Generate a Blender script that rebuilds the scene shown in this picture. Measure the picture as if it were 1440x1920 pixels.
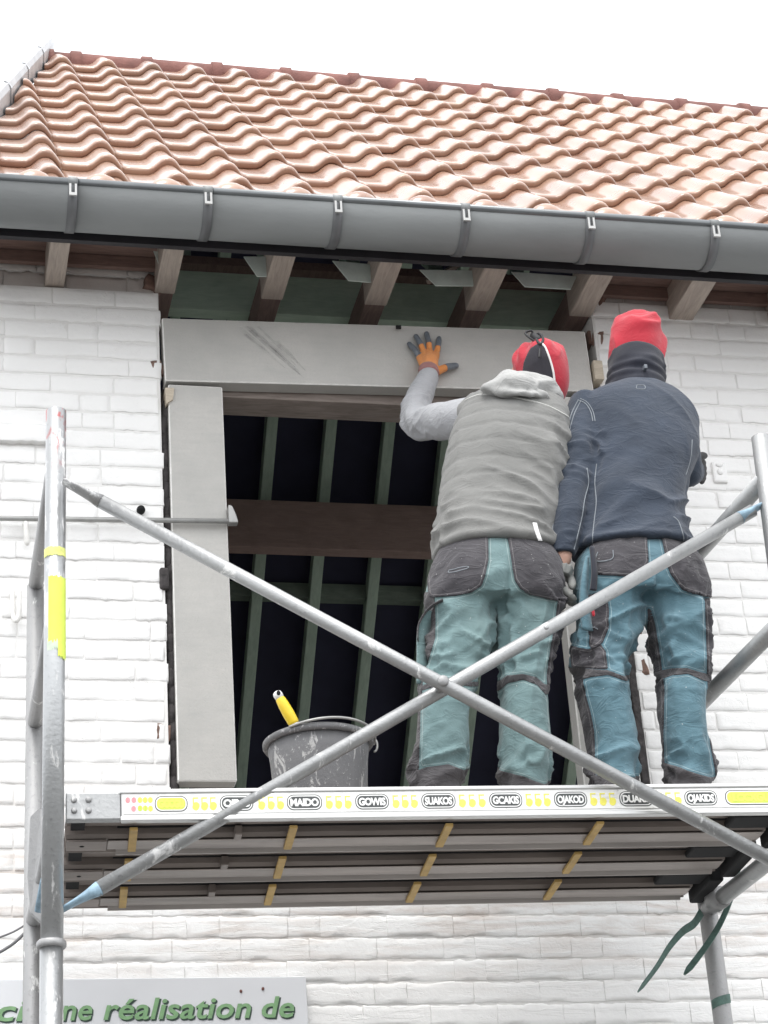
import bpy, bmesh, math, random
import numpy as np
from mathutils import Vector, Matrix
from mathutils.bvhtree import BVHTree

for _o in list(bpy.data.objects):
    bpy.data.objects.remove(_o)
random.seed(4)
rng = np.random.default_rng(7)
scene = bpy.context.scene
COL = scene.collection
R = math.radians

# ------------------------------------------------------------------ camera
def camera_axes(pitch, yaw, roll):
    p, y, r = R(pitch), R(yaw), R(roll)
    fwd = np.array([math.cos(p)*math.sin(y), math.cos(p)*math.cos(y), math.sin(p)])
    rt = np.array([math.cos(y), -math.sin(y), 0.0])
    up = np.cross(rt, fwd)
    return math.cos(r)*rt + math.sin(r)*up, -math.sin(r)*rt + math.cos(r)*up, fwd

CAM = np.array([0.0, -5.85, 1.55])
_rt, _up, _fw = camera_axes(26.53334, 13.66244, -4.16832)
cd = bpy.data.cameras.new('camera')
cd.sensor_fit = 'VERTICAL'; cd.sensor_height = 36.0; cd.sensor_width = 27.0
cd.lens = 4155.82/1920*36.0
cd.clip_start = 0.1; cd.clip_end = 500
cam = bpy.data.objects.new('camera', cd); COL.objects.link(cam)
m = Matrix.Identity(4)
for i in range(3):
    m[i][0], m[i][1], m[i][2], m[i][3] = _rt[i], _up[i], -_fw[i], CAM[i]
cam.matrix_world = m
scene.camera = cam

# ------------------------------------------------------------------ light
SUN_ELEV, SUN_AZ = 68.0, 205.0       # azimuth clockwise from +Y
world = bpy.data.worlds.new('World'); scene.world = world
world.use_nodes = True
wn, wl = world.node_tree.nodes, world.node_tree.links
wn.clear()
sky = wn.new('ShaderNodeTexSky'); sky.sky_type = 'NISHITA'; sky.sun_disc = False
sky.sun_elevation = R(SUN_ELEV); sky.sun_rotation = R(SUN_AZ)
sky.air_density = 1.0; sky.dust_density = 6.0; sky.ozone_density = 1.0
hs = wn.new('ShaderNodeHueSaturation'); hs.inputs['Saturation'].default_value = 0.10
bg = wn.new('ShaderNodeBackground'); bg.inputs['Strength'].default_value = 0.15
wo = wn.new('ShaderNodeOutputWorld')
wl.new(sky.outputs[0], hs.inputs['Color']); oc = wn.new('ShaderNodeMix'); oc.data_type = 'RGBA'; oc.inputs[0].default_value = 0.75   # even cloud cover over the clear sky
oc.inputs[7].default_value = (7.8, 7.95, 8.2, 1)
wl.new(hs.outputs[0], oc.inputs[6]); wl.new(oc.outputs[2], bg.inputs['Color']); wl.new(bg.outputs[0], wo.inputs['Surface'])
sl = bpy.data.lights.new('sun', 'SUN'); sl.energy = 0.8; sl.angle = R(25); sl.color = (1.0, 0.97, 0.93)
so = bpy.data.objects.new('sun', sl); COL.objects.link(so)
_a = R(SUN_AZ); _e = R(SUN_ELEV)
so.rotation_euler = Vector((-math.sin(_a)*math.cos(_e), -math.cos(_a)*math.cos(_e), -math.sin(_e))).to_track_quat('-Z', 'Y').to_euler()
so.location = (-4, -8, 12)
scene.view_settings.view_transform = 'Standard'; scene.view_settings.look = 'None'
scene.view_settings.exposure = 1.02; scene.view_settings.gamma = 1.0
scene.view_settings.use_curve_mapping = False
scene.cycles.max_bounces = 8

# ------------------------------------------------------------------ materials
class NB:
    def __init__(s, name):
        s.m = bpy.data.materials.new(name); s.m.use_nodes = True
        s.n, s.l = s.m.node_tree.nodes, s.m.node_tree.links
        s.b = s.n['Principled BSDF']
        s.pos = s.n.new('ShaderNodeNewGeometry').outputs['Position']
    def noise(s, scale, detail=4, rough=.55, dist=0, stretch=None, vec=None):
        t = s.n.new('ShaderNodeTexNoise')
        t.inputs['Scale'].default_value = scale; t.inputs['Detail'].default_value = detail
        t.inputs['Roughness'].default_value = rough; t.inputs['Distortion'].default_value = dist
        v = vec or s.pos
        if stretch:
            mp = s.n.new('ShaderNodeMapping'); mp.inputs['Scale'].default_value = stretch
            s.l.new(v, mp.inputs['Vector']); v = mp.outputs[0]
        s.l.new(v, t.inputs['Vector']); return t.outputs['Fac']
    def ramp(s, fac, a, b, lo=0.0, hi=1.0):
        r = s.n.new('ShaderNodeMapRange'); r.inputs['From Min'].default_value = a; r.inputs['From Max'].default_value = b
        r.inputs['To Min'].default_value = lo; r.inputs['To Max'].default_value = hi
        s.l.new(fac, r.inputs['Value']); return r.outputs[0]
    def mix(s, fac, a, b):
        x = s.n.new('ShaderNodeMix'); x.data_type = 'RGBA'
        for k, v in ((0, fac), (6, a), (7, b)):
            if isinstance(v, (int, float)): x.inputs[k].default_value = v
            elif isinstance(v, tuple): x.inputs[k].default_value = (*v, 1)
            else: s.l.new(v, x.inputs[k])
        return x.outputs[2]
    def math(s, op, a, b=None):
        x = s.n.new('ShaderNodeMath'); x.operation = op
        for k, v in ((0, a), (1, b)):
            if v is None: continue
            if isinstance(v, (int, float)): x.inputs[k].default_value = v
            else: s.l.new(v, x.inputs[k])
        return x.outputs[0]
    def axis(s, k):
        x = s.n.new('ShaderNodeSeparateXYZ'); s.l.new(s.pos, x.inputs[0]); return x.outputs[k]
    def attr(s, name):
        a = s.n.new('ShaderNodeAttribute'); a.attribute_name = name; return a.outputs['Fac']
    def rnd(s):
        return s.n.new('ShaderNodeObjectInfo').outputs['Random']
    def col(s, c):
        if isinstance(c, tuple): s.b.inputs['Base Color'].default_value = (*c, 1)
        else: s.l.new(c, s.b.inputs['Base Color'])
    def set(s, rough=None, metal=None, spec=None, sheen=None, coat=None):
        for k, v in (('Roughness', rough), ('Metallic', metal), ('Specular IOR Level', spec), ('Sheen Weight', sheen), ('Coat Weight', coat)):
            if v is None: continue
            if isinstance(v, (int, float)): s.b.inputs[k].default_value = v
            else: s.l.new(v, s.b.inputs[k])
        return s
    def bump(s, h, dist=.003, strength=1.0):
        b = s.n.new('ShaderNodeBump'); b.inputs['Distance'].default_value = dist; b.inputs['Strength'].default_value = strength
        s.l.new(h, b.inputs['Height']); s.l.new(b.outputs[0], s.b.inputs['Normal'])

def simple(name, c, rough=.6, metal=0.0, var=.15, scale=14, bump=0.0, bscale=90, stretch=None, spec=None):
    b = NB(name); f = b.noise(scale, 5, stretch=stretch)
    lo = tuple(x*(1-var) for x in c); hi = tuple(min(1, x*(1+var)) for x in c)
    b.col(b.mix(b.ramp(f, .3, .7), lo, hi)); b.set(rough, metal, spec)
    if bump: b.bump(b.noise(bscale, 5, stretch=stretch), bump)
    return b.m

MAT = {}
def paint_brick(name, base, peel_amt, peel_cols, grime=.0):
    b = NB(name)
    n1 = b.noise(5, 6); n2 = b.noise(38, 6, .65); n3 = b.noise(14, 8, .7, .6, (1, 1, 2.2))
    c = b.mix(b.ramp(n1, .3, .7), tuple(x*.95 for x in base), base)
    z = b.axis(2)
    # streaky dirt just under the platform and below the eaves
    band = b.math('MULTIPLY', b.ramp(z, 3.02, 3.30), b.ramp(z, 3.75, 3.45))
    c = b.mix(b.math('MULTIPLY', band, b.ramp(b.noise(9, 6, .65, .5, (.45, 1, 3.0)), .44, .66, 0, .55)), c, (.50, .40, .335))
    chip = b.ramp(b.math('ADD', n3, b.math('MULTIPLY', band, .06)), .735-peel_amt, .755-peel_amt)
    c = b.mix(chip, c, b.mix(b.ramp(n2, .35, .65), peel_cols[0], peel_cols[1]))
    if grime:
        c = b.mix(b.ramp(b.noise(7, 6, .6, 0, (1, 1, .6)), .35, .75, 0, grime), c, (.42, .34, .31))
    b.col(c); b.set(b.ramp(n2, .3, .7, .5, .75))
    h = b.math('ADD', b.math('MULTIPLY', b.noise(55, 6, .6), .6), b.math('MULTIPLY', b.noise(17, 5), .8))
    h = b.math('SUBTRACT', h, b.math('MULTIPLY', chip, .35))
    vo = b.n.new('ShaderNodeTexVoronoi'); vo.feature = 'DISTANCE_TO_EDGE'; vo.inputs['Scale'].default_value = 16
    mp = b.n.new('ShaderNodeMapping'); mp.inputs['Scale'].default_value = (.55, 1, 1.3); b.l.new(b.pos, mp.inputs[0])
    wv = b.n.new('ShaderNodeMixRGB'); wv.blend_type = 'ADD'; wv.inputs[0].default_value = .12; nz_ = b.n.new('ShaderNodeTexNoise'); nz_.inputs['Scale'].default_value = 26; b.l.new(b.pos, nz_.inputs['Vector'])
    b.l.new(mp.outputs[0], wv.inputs[1]); b.l.new(nz_.outputs['Color'], wv.inputs[2]); b.l.new(wv.outputs[0], vo.inputs['Vector'])
    crack = b.math('MULTIPLY', b.ramp(vo.outputs['Distance'], .0, .02, 1, 0), b.ramp(b.noise(5.5, 3), .52, .60))
    h = b.math('SUBTRACT', h, b.math('MULTIPLY', crack, .22))
    low = b.ramp(z, 3.42, 3.30)
    fl = b.ramp(b.noise(7, 6, .62, .6, (.32, 1, 2.6)), .50, .535)
    fl2 = b.ramp(b.noise(10, 6, .6, .4, (.5, 1, 2.0)), .55, .575)
    h = b.math('ADD', h, b.math('MULTIPLY', b.math('ADD', fl, fl2), b.math('ADD', b.math('MULTIPLY', low, .13), .07)))
    b.bump(h, .0042, .6)
    return b.m
MAT['brick'] = paint_brick('white painted brick', (.86, .855, .84), 0.0, ((.62, .52, .45), (.70, .62, .56)))
MAT['brick_top'] = paint_brick('weathered painted brick', (.60, .565, .54), .04, ((.40, .27, .22), (.50, .38, .32)), .55)
MAT['brick_raw'] = simple('bare brown brick', (.20, .125, .10), .85, var=.35, scale=30, bump=.003)
MAT['mortar'] = paint_brick('painted mortar', (.76, .75, .73), .02, ((.55, .47, .42), (.60, .52, .47)))

def tile_mat():
    b = NB('glazed terracotta tile')
    r = b.rnd()
    base = b.mix(r, (.26, .135, .09), (.36, .205, .14))
    f = b.noise(9, 5)
    c = b.mix(b.ramp(f, .35, .7, 0, .45), base, (.40, .275, .19))
    c = b.mix(b.ramp(b.noise(60, 4), .6, .75, 0, .25), c, (.30, .15, .10))
    c = b.mix(b.ramp(b.noise(2.3, 5, .6), .52, .72, 0, .45), c, (.24, .17, .14))
    b.col(c); b.set(b.ramp(f, .3, .7, .24, .36), spec=.5, coat=.5)
    b.b.inputs['Coat Roughness'].default_value = .10
    b.bump(b.noise(120, 4), .0008)
    return b.m
MAT['tile'] = tile_mat()
MAT['ridge'] = simple('dull ridge terracotta', (.17, .075, .062), .9, var=.3, scale=12, bump=.002)
MAT['zinc'] = simple('weathered grey zinc', (.23, .24, .24), .6, .2, .16, 3, .0008, 60, (.5, 1, 1))
MAT['zinc_dark'] = simple('dark zinc bracket', (.15, .155, .16), .5, .4, .15, 6)
MAT['zinc_bead'] = simple('gutter bead zinc', (.16, .17, .175), .32, .6, .15, 6)
MAT['clip'] = simple('bright steel clip', (.42, .42, .41), .5, .5, .1)
MAT['flash'] = simple('pale lead flashing', (.42, .43, .44), .45, .4, .15, 8)
MAT['fascia'] = simple('black tarred fascia', (.028, .026, .030), .7, 0, .3, 8, .001)
def wood(name, a, b_, rough=.75, st=(1, 1, 1), bump=.002):
    b = NB(name); g = b.noise(26, 7, .65, 1.2, st); k = b.noise(6, 4)
    c = b.mix(b.ramp(g, .3, .7), a, b_)
    c = b.mix(b.ramp(k, .5, .8, 0, .35), c, tuple(x*.5 for x in a))
    b.col(c); b.set(rough); b.bump(g, bump); return b.m
MAT['joist'] = wood('weathered rafter timber', (.33, .275, .24), (.50, .43, .37), st=(3, .3, 3))
MAT['joist_raw'] = wood('raw old timber', (.13, .085, .075), (.22, .155, .13), st=(3, .3, 3))
MAT['board'] = wood('brown eave boarding', (.16, .10, .085), (.27, .18, .15), st=(.3, 3, 3))
MAT['batten'] = wood('pale pinkish batten', (.42, .33, .29), (.58, .48, .43), st=(.3, 3, 3))
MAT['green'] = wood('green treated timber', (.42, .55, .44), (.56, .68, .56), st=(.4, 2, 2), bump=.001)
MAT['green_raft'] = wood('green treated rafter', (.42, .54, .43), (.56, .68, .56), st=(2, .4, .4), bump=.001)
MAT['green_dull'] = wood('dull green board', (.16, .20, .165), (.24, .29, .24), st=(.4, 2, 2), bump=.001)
MAT['purlin'] = wood('reddish brown purlin', (.34, .24, .21), (.46, .33, .29), st=(.3, 2, 2))
MAT['underlay'] = simple('navy roofing underlay', (.030, .030, .060), .85, 0, .2, 4)
MAT['floor'] = simple('pale bounce floor', (.68, .66, .62), .9)  # floor colour made pale to bounce daylight up onto the rafters
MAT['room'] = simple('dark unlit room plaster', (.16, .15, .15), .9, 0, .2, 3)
MAT['membrane'] = simple('pale green sarking membrane', (.66, .74, .69), .5, 0, .12, 18, .002, 30)
MAT['plate'] = wood('wet grey brown plank', (.20, .165, .145), (.34, .29, .26), st=(.3, 2, 2))

def stone_mat():
    b = NB('sawn grey stone')
    n = b.noise(3.2, 6, .6); g = b.noise(140, 4, .7); s = b.noise(6, 5, .6, .8, (1.0, 1, .45))
    sw = b.noise(70, 3, .5, 0, (.15, 1, 1.0))
    c = b.mix(b.ramp(n, .3, .7), (.40, .395, .375), (.52, .505, .475))
    c = b.mix(b.ramp(sw, .45, .75, 0, .18), c, (.32, .32, .31))
    c = b.mix(b.ramp(b.noise(260, 2), .72, .75, 0, .7), c, (.16, .155, .15))
    c = b.mix(b.ramp(g, .35, .7, 0, .25), c, (.36, .355, .34))
    c = b.mix(b.ramp(s, .60, .72, 0, .30), c, (.36, .36, .35))
    b.col(c); b.set(.7); b.bump(b.math('ADD', g, n), .0012); return b.m
MAT['stone'] = stone_mat()
MAT['stone_edge'] = simple('pale chipped stone edge', (.74, .73, .70), .7, 0, .12, 40, .001)
MAT['scratch'] = simple('dark scrape on stone', (.27, .27, .265), .7, 0, .2, 30)
_nb = MAT['scratch'].node_tree; _t = _nb.nodes.new('ShaderNodeTexNoise'); _t.inputs['Scale'].default_value = 26; _t.inputs['Detail'].default_value = 6
_mr = _nb.nodes.new('ShaderNodeMapRange'); _mr.inputs[1].default_value = .35; _mr.inputs[2].default_value = .7; _mr.inputs[3].default_value = .02; _mr.inputs[4].default_value = .17
_g = _nb.nodes.new('ShaderNodeNewGeometry'); _nb.links.new(_g.outputs['Position'], _t.inputs['Vector']); _nb.links.new(_t.outputs['Fac'], _mr.inputs[0]); _nb.links.new(_mr.outputs[0], _nb.nodes['Principled BSDF'].inputs['Alpha'])

def alu(name, base, splash=.0, rough=.38, metal=.75, z_red=None):
    b = NB(name)
    n = b.noise(4, 5, stretch=(3, 3, .5)); sp = b.noise(22, 6, .7, .4, (1, 1, .35)); g = b.noise(90, 4)
    c = b.mix(b.ramp(n, .3, .7), tuple(x*.8 for x in base), base)
    c = b.mix(b.ramp(g, .58, .75, 0, .5), c, tuple(x*.5 for x in base))
    if z_red:
        zz = b.axis(2)
        c = b.mix(b.math('MULTIPLY', b.ramp(zz, z_red-.22, z_red-.02), b.ramp(b.noise(40, 5, .6, .5, (1, 1, .5)), .54, .62)), c, (.42, .14, .14))
    met = metal
    if splash:
        f = b.ramp(sp, .62-splash*.12, .68-splash*.12)
        c = b.mix(f, c, (.64, .64, .63)); met = b.ramp(f, 0, 1, metal, 0)
    b.col(c); b.set(b.ramp(n, .3, .7, rough*.85, rough*1.25), met)
    b.bump(b.math('ADD', sp, g), .0012); return b.m
MAT['alu_pole'] = alu('splashed aluminium pole', (.46, .47, .475), .55, z_red=4.31)
MAT['alu'] = alu('scuffed aluminium tube', (.41, .415, .415), .10, .46)
MAT['alu_dark'] = alu('dull grey galvanised tube', (.37, .37, .37), .15, .5, .5)
MAT['plank'] = simple('grimy galvanised deck', (.26, .225, .205), .5, .4, .25, 7, .001, 60, (.3, 2, 2))
MAT['flange'] = simple('rubbed steel flange', (.30, .265, .245), .42, .5, .25, 9, .001, 60, (.3, 2, 2))
MAT['plank_lip'] = simple('rubbed deck flange', (.38, .35, .33), .4, .5, .2, 9, .0008, 60, (.3, 2, 2))
MAT['beam_alu'] = simple('satin aluminium edge beam', (.62, .62, .61), .4, .6, .08, 5, .0006, 40, (.2, 3, 3))
MAT['black'] = simple('black plastic', (.012, .012, .013), .75, spec=.25)
MAT['ochre'] = simple('ochre stiffener bar', (.47, .31, .10), .6, 0, .2, 20, .001)
MAT['sticker'] = simple('white vinyl', (.82, .82, .80), .35, 0, .04)
def _sticker():
    q = NB('scuffed white vinyl'); c = q.mix(q.ramp(q.noise(30, 6, .7, .5, (.5, 1, 1.5)), .52, .70, 0, .55), (.80, .80, .78), (.48, .47, .45))
    c = q.mix(q.ramp(q.noise(120, 4), .66, .70, 0, .6), c, (.40, .39, .38)); q.col(c); q.set(.45); return q.m
MAT['sticker_scuffed'] = _sticker()
MAT['ink'] = simple('charcoal print', (.055, .06, .06), .5)
MAT['lime'] = simple('lime green print', (.58, .78, .10), .5, 0, .1, 60)
MAT['lemon'] = simple('yellow print', (.80, .74, .12), .5, 0, .1, 60)
MAT['pink'] = simple('pink red print', (.85, .28, .30), .5, 0, .1, 60)
MAT['hivis'] = simple('fluorescent yellow tape', (.66, .80, .10), .5, 0, .10, 20)
MAT['hivis_old'] = simple('faded yellow tape', (.72, .76, .22), .5, 0, .2, 50)
MAT['hivis_scrap'] = simple('torn pale green tape backing', (.55, .66, .50), .5, 0, .2, 40)
MAT['bluepaint'] = simple('chalky blue paint', (.26, .38, .47), .7, 0, .35, 40, .001)
MAT['steel'] = simple('painted steel rod', (.36, .36, .35), .5, .4, .15, 20)
MAT['white_iron'] = simple('white painted iron', (.74, .73, .70), .5, 0, .1, 30, .001)
MAT['strap'] = simple('green polyester webbing', (.085, .15, .128), .7, 0, .25, 60, .0008, 300)
MAT['cable'] = simple('grey cable', (.16, .16, .165), .6)
def bucket_mat():
    b = NB('mortar splashed black plastic')
    a = b.noise(26, 7, .66, .9, (1.4, 1, .5)); f = b.noise(95, 5, .7)
    c = b.mix(b.ramp(b.noise(5, 4), .3, .7), (.09, .09, .094), (.16, .16, .164))
    c = b.mix(b.ramp(a, .56, .61, 0, .7), c, (.52, .515, .50)); c = b.mix(b.ramp(f, .60, .68, 0, .6), c, (.60, .59, .57))
    b.col(c); b.set(.5); b.bump(b.math('ADD', a, f), .002); return b.m
MAT['bucket'] = bucket_mat()
MAT['yellow_plastic'] = simple('yellow plastic grip', (.82, .58, .03), .35, 0, .06)
MAT['sign'] = simple('pale grey sign panel', (.66, .67, .69), .4, 0, .04, 4)
MAT['signgreen'] = simple('sage green lettering', (.20, .36, .18), .6, 0, .15, 60)
MAT['signdark'] = simple('dark letter shadow', (.045, .075, .06), .6)
MAT['ground'] = simple('dark grey paving', (.13, .128, .124), .85, 0, .2, 2, .004, 20)
MAT['wedge'] = wood('softwood wedge', (.42, .36, .28), (.58, .51, .41), st=(1, 1, 3))
MAT['foam'] = simple('dark sealing foam', (.05, .045, .045), .9, 0, .5, 40, .008, 35)

def cloth(name, c, var=.12, weave=900, rough=.9, sheen=.15, stitch=None, stain=None, dust=None, wr=0.0):
    b = NB(name)
    n = b.noise(11, 6, .6); w = b.noise(weave, 2)
    k = b.mix(b.ramp(n, .3, .7), tuple(x*(1-var) for x in c), tuple(min(1, x*(1+var)) for x in c))
    k = b.mix(b.ramp(w, .35, .65, 0, .25), k, tuple(x*.6 for x in c))
    if dust: k = b.mix(b.ramp(b.noise(5, 6, .65), .5, .75, 0, .5), k, dust)
    if stitch:
        sd = b.attr('sd')
        ln = b.math('COMPARE', sd, .0062); ln.node.inputs[2].default_value = .0008
        k = b.mix(b.math('MULTIPLY', ln, .6), k, stitch)
    if stitch:      # specks of plaster
        k = b.mix(b.ramp(b.noise(150, 3, .6), .70, .73, 0, .7), k, (.62, .62, .60))
    b.col(k); b.set(rough, sheen=sheen)
    h = b.math('ADD', b.math('MULTIPLY', w, .12), b.math('MULTIPLY', n, .08))
    if wr:
        q = b.noise(13, 3, .5, 1.0, (1.0, 1.0, 1.9)); rg = b.math('SUBTRACT', 1.0, b.math('ABSOLUTE', b.math('SUBTRACT', b.math('MULTIPLY', q, 2.0), 1.0)))
        rg = b.math('POWER', rg, 4.0)
        q2 = b.noise(34, 3, .5, .8, (1.2, 1.0, 1.6)); r2 = b.math('POWER', b.math('SUBTRACT', 1.0, b.math('ABSOLUTE', b.math('SUBTRACT', b.math('MULTIPLY', q2, 2.0), 1.0))), 5.0)
        h = b.math('ADD', h, b.math('ADD', b.math('MULTIPLY', rg, wr/.005*.6), b.math('MULTIPLY', r2, wr*16)))
    b.bump(h, .005, .9); return b.m
MAT['teal1'] = cloth('pale teal work cotton', (.140, .220, .225), stitch=(.36, .43, .42), dust=(.20, .285, .28), wr=.0028)
MAT['teal2'] = cloth('blue teal work cotton', (.092, .180, .220), stitch=(.34, .42, .44), dust=(.15, .25, .295), wr=.0028)
MAT['charcoal'] = cloth('charcoal work canvas', (.045, .042, .048), .2, stitch=(.20, .19, .19), dust=(.075, .07, .076), wr=.004)
MAT['cuffdark'] = cloth('dusty charcoal hem', (.065, .061, .065), .25, dust=(.13, .125, .125), wr=.005)
MAT['vest'] = cloth('grey fleece vest', (.180, .180, .172), .08, 700, wr=.0016)
MAT['sleeve'] = cloth('light grey jersey', (.35, .355, .37), .07, 800, wr=.003)
MAT['hood'] = cloth('pale grey hood jersey', (.37, .37, .36), .07, 800, wr=.003)
MAT['navy'] = cloth('navy brushed jacket', (.026, .037, .058), .16, 800, dust=(.040, .055, .080), wr=.0022)
MAT['navydark'] = cloth('dark navy fleece', (.012, .014, .024), .2, 600)
MAT['red'] = cloth('red fleece', (.44, .018, .036), .12, 600, sheen=.3, wr=.0014)
MAT['blackknit'] = cloth('black jersey', (.028, .026, .034), .2, 600)
MAT['piping'] = cloth('white piping', (.78, .76, .74), .05)
MAT['orange'] = cloth('orange knitted glove', (.70, .27, .08), .12, 700)
MAT['nitrile'] = simple('grey nitrile dip', (.13, .145, .165), .45, 0, .2, 60, .001, 200)
MAT['cuffknit'] = cloth('brown grey glove cuff', (.30, .14, .13), .2, 700)
MAT['greyglove'] = cloth('grey leather glove', (.27, .275, .26), .2, 300, .7, 0, dust=(.40, .40, .37))
MAT['blackglove'] = simple('black work glove', (.03, .03, .032), .6)
MAT['skin'] = simple('skin', (.56, .33, .25), .55, 0, .08, 20)
MAT['thread'] = simple('pale seam thread', (.20, .22, .24), .8)
MAT['threadlight'] = simple('light fleece piping', (.40, .40, .38), .8)
MAT['tag'] = simple('white cloth tag', (.85, .85, .84), .6, 0, .03)
MAT['boot'] = simple('worn black boot', (.03, .028, .027), .6, 0, .2, 20, .001)
MAT['cord'] = simple('black cord', (.02, .02, .022), .7)

# ------------------------------------------------------------------ object helpers
def mesh(name, V, F, mat=None, smooth=True, attrs=None):
    me = bpy.data.meshes.new(name)
    me.from_pydata([tuple(map(float, v)) for v in V], [], [tuple(map(int, f)) for f in F])
    if mat is not None: me.materials.append(mat)
    if smooth: me.polygons.foreach_set('use_smooth', [True]*len(me.polygons))
    if attrs:
        for k, a in attrs.items():
            at = me.attributes.new(k, 'FLOAT', 'POINT'); at.data.foreach_set('value', np.asarray(a, dtype=np.float32))
    me.update(); return me
def link(name, me, parent=None, loc=None):
    o = bpy.data.objects.new(name, me); COL.objects.link(o)
    if parent is not None: o.parent = parent
    if loc is not None: o.location = loc
    return o
def add(name, VF, mat, parent=None, smooth=True, bevel=0.0, seg=2, attrs=None, auto=None):
    """VF in world coordinates when the parent chain carries only a translation; local otherwise."""
    V, F = VF[0], VF[1]
    V = np.asarray(V, dtype=float)
    off = np.zeros(3); p = parent
    while p is not None:
        if p.get('_worldverts'): off += np.array(p.location)
        p = p.parent
    me = mesh(name, V-off, F, MAT[mat] if isinstance(mat, str) else mat, smooth, attrs)
    o = link(name, me, parent)
    if bevel:
        b = o.modifiers.new('bevel', 'BEVEL'); b.width = bevel; b.segments = seg; b.limit_method = 'ANGLE'; b.angle_limit = R(35)
        b.harden_normals = False
    if smooth and (bevel or auto):
        me.polygons.foreach_set('use_smooth', [False]*len(me.polygons)) if bevel else None
    return o
def empty(name, loc=(0, 0, 0), rz=0.0, worldverts=False):
    o = bpy.data.objects.new(name, None); COL.objects.link(o); o.location = loc; o.rotation_euler = (0, 0, rz)
    if worldverts: o['_worldverts'] = 1
    return o
def tag(o, label, cat, group=None, kind=None):
    if label: o['label'] = label
    if cat: o['category'] = cat
    if group: o['group'] = group
    if kind: o['kind'] = kind
    return o
def join(*vfs):
    V, F, k = [], [], 0
    for v, f in vfs:
        V.extend([tuple(map(float, a)) for a in v]); F.extend([tuple(int(i)+k for i in q) for q in f]); k = len(V)
    return V, F
def box(x0, x1, y0, y1, z0, z1):
    V = [(x, y, z) for z in (z0, z1) for y in (y0, y1) for x in (x0, x1)]
    F = [(0, 2, 3, 1), (4, 5, 7, 6), (0, 1, 5, 4), (2, 6, 7, 3), (0, 4, 6, 2), (1, 3, 7, 5)]
    return V, F
def frames(P):
    P = np.asarray(P, float); T = np.gradient(P, axis=0) if len(P) > 2 else np.repeat((P[1:]-P[:1]), len(P), 0)
    T /= np.linalg.norm(T, axis=1)[:, None]
    ref = np.array([0, 0, 1.0]) if abs(T[0][2]) < .9 else np.array([0, 1.0, 0])
    n = np.cross(T[0], ref); n /= np.linalg.norm(n); N = [n]
    for i in range(1, len(P)):
        n = N[-1]-T[i]*(N[-1] @ T[i]); N.append(n/np.linalg.norm(n))
    N = np.array(N); return T, N, np.cross(T, N)
def tube(P, r, n=12, caps=True, r2=None):
    P = np.asarray(P, float); r = np.broadcast_to(np.asarray(r, float), (len(P),)); r2 = r if r2 is None else np.broadcast_to(np.asarray(r2, float), (len(P),))
    T, N, B = frames(P); a = np.linspace(0, 2*math.pi, n, endpoint=False)
    V = [P[i]+math.cos(t)*r[i]*N[i]+math.sin(t)*r2[i]*B[i] for i in range(len(P)) for t in a]
    F = [(i*n+j, i*n+(j+1) % n, (i+1)*n+(j+1) % n, (i+1)*n+j) for i in range(len(P)-1) for j in range(n)]
    if caps: F += [tuple(range(n))[::-1], tuple((len(P)-1)*n+j for j in range(n))]
    return V, F
def capsule(P, r, n=12):
    """tube with rounded ends"""
    P = [np.asarray(p, float) for p in P]; r = list(np.broadcast_to(np.asarray(r, float), (len(P),)))
    d0 = (P[0]-P[1])/np.linalg.norm(P[0]-P[1]); d1 = (P[-1]-P[-2])/np.linalg.norm(P[-1]-P[-2])
    Q = [P[0]+d0*r[0]*.95, P[0]+d0*r[0]*.75]+P+[P[-1]+d1*r[-1]*.75, P[-1]+d1*r[-1]*.95]
    return tube(Q, [r[0]*.3, r[0]*.66]+r+[r[-1]*.66, r[-1]*.3], n)
def spline(P, n):
    P = np.asarray(P, float); k = len(P); out = []
    t = np.linspace(0, k-1, n)
    for u in t:
        i = min(int(u), k-2); f = u-i
        p0, p1, p2, p3 = P[max(i-1, 0)], P[i], P[i+1], P[min(i+2, k-1)]
        out.append(.5*((2*p1)+(-p0+p2)*f+(2*p0-5*p1+4*p2-p3)*f*f+(-p0+3*p1-3*p2+p3)*f**3))
    return np.array(out)
def loft(rows, n=36, m=None, power=2.3):
    """horizontal superellipse sections (x,y,z,a,b)"""
    Rr = spline(rows, m or len(rows)*3); V, F = [], []
    a = np.linspace(0, 2*math.pi, n, endpoint=False); e = 2.0/power
    for x, y, z, A, B in Rr:
        for t in a:
            c, s = math.cos(t), math.sin(t)
            V.append((x+A*math.copysign(abs(c)**e, c), y+B*math.copysign(abs(s)**e, s), z))
    k = len(Rr)
    F = [(i*n+j, i*n+(j+1) % n, (i+1)*n+(j+1) % n, (i+1)*n+j) for i in range(k-1) for j in range(n)]
    F += [tuple(range(n))[::-1], tuple((k-1)*n+j for j in range(n))]
    if Rr[0][2] > Rr[-1][2]: F = [f[::-1] for f in F]
    return V, F
def ellipsoid(c, r, rot=None, n=20, m=14):
    V, F = [], []
    for i in range(m+1):
        t = math.pi*i/m
        for j in range(n):
            a = 2*math.pi*j/n; V.append((r[0]*math.sin(t)*math.cos(a), r[1]*math.sin(t)*math.sin(a), r[2]*math.cos(t)))
    V = np.array(V)
    if rot is not None: V = V @ np.array(rot.to_matrix()).T
    V = V+np.array(c)
    F = [(i*n+j, (i+1)*n+j, (i+1)*n+(j+1) % n, i*n+(j+1) % n) for i in range(m) for j in range(n)]
    return V.tolist(), F
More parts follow.
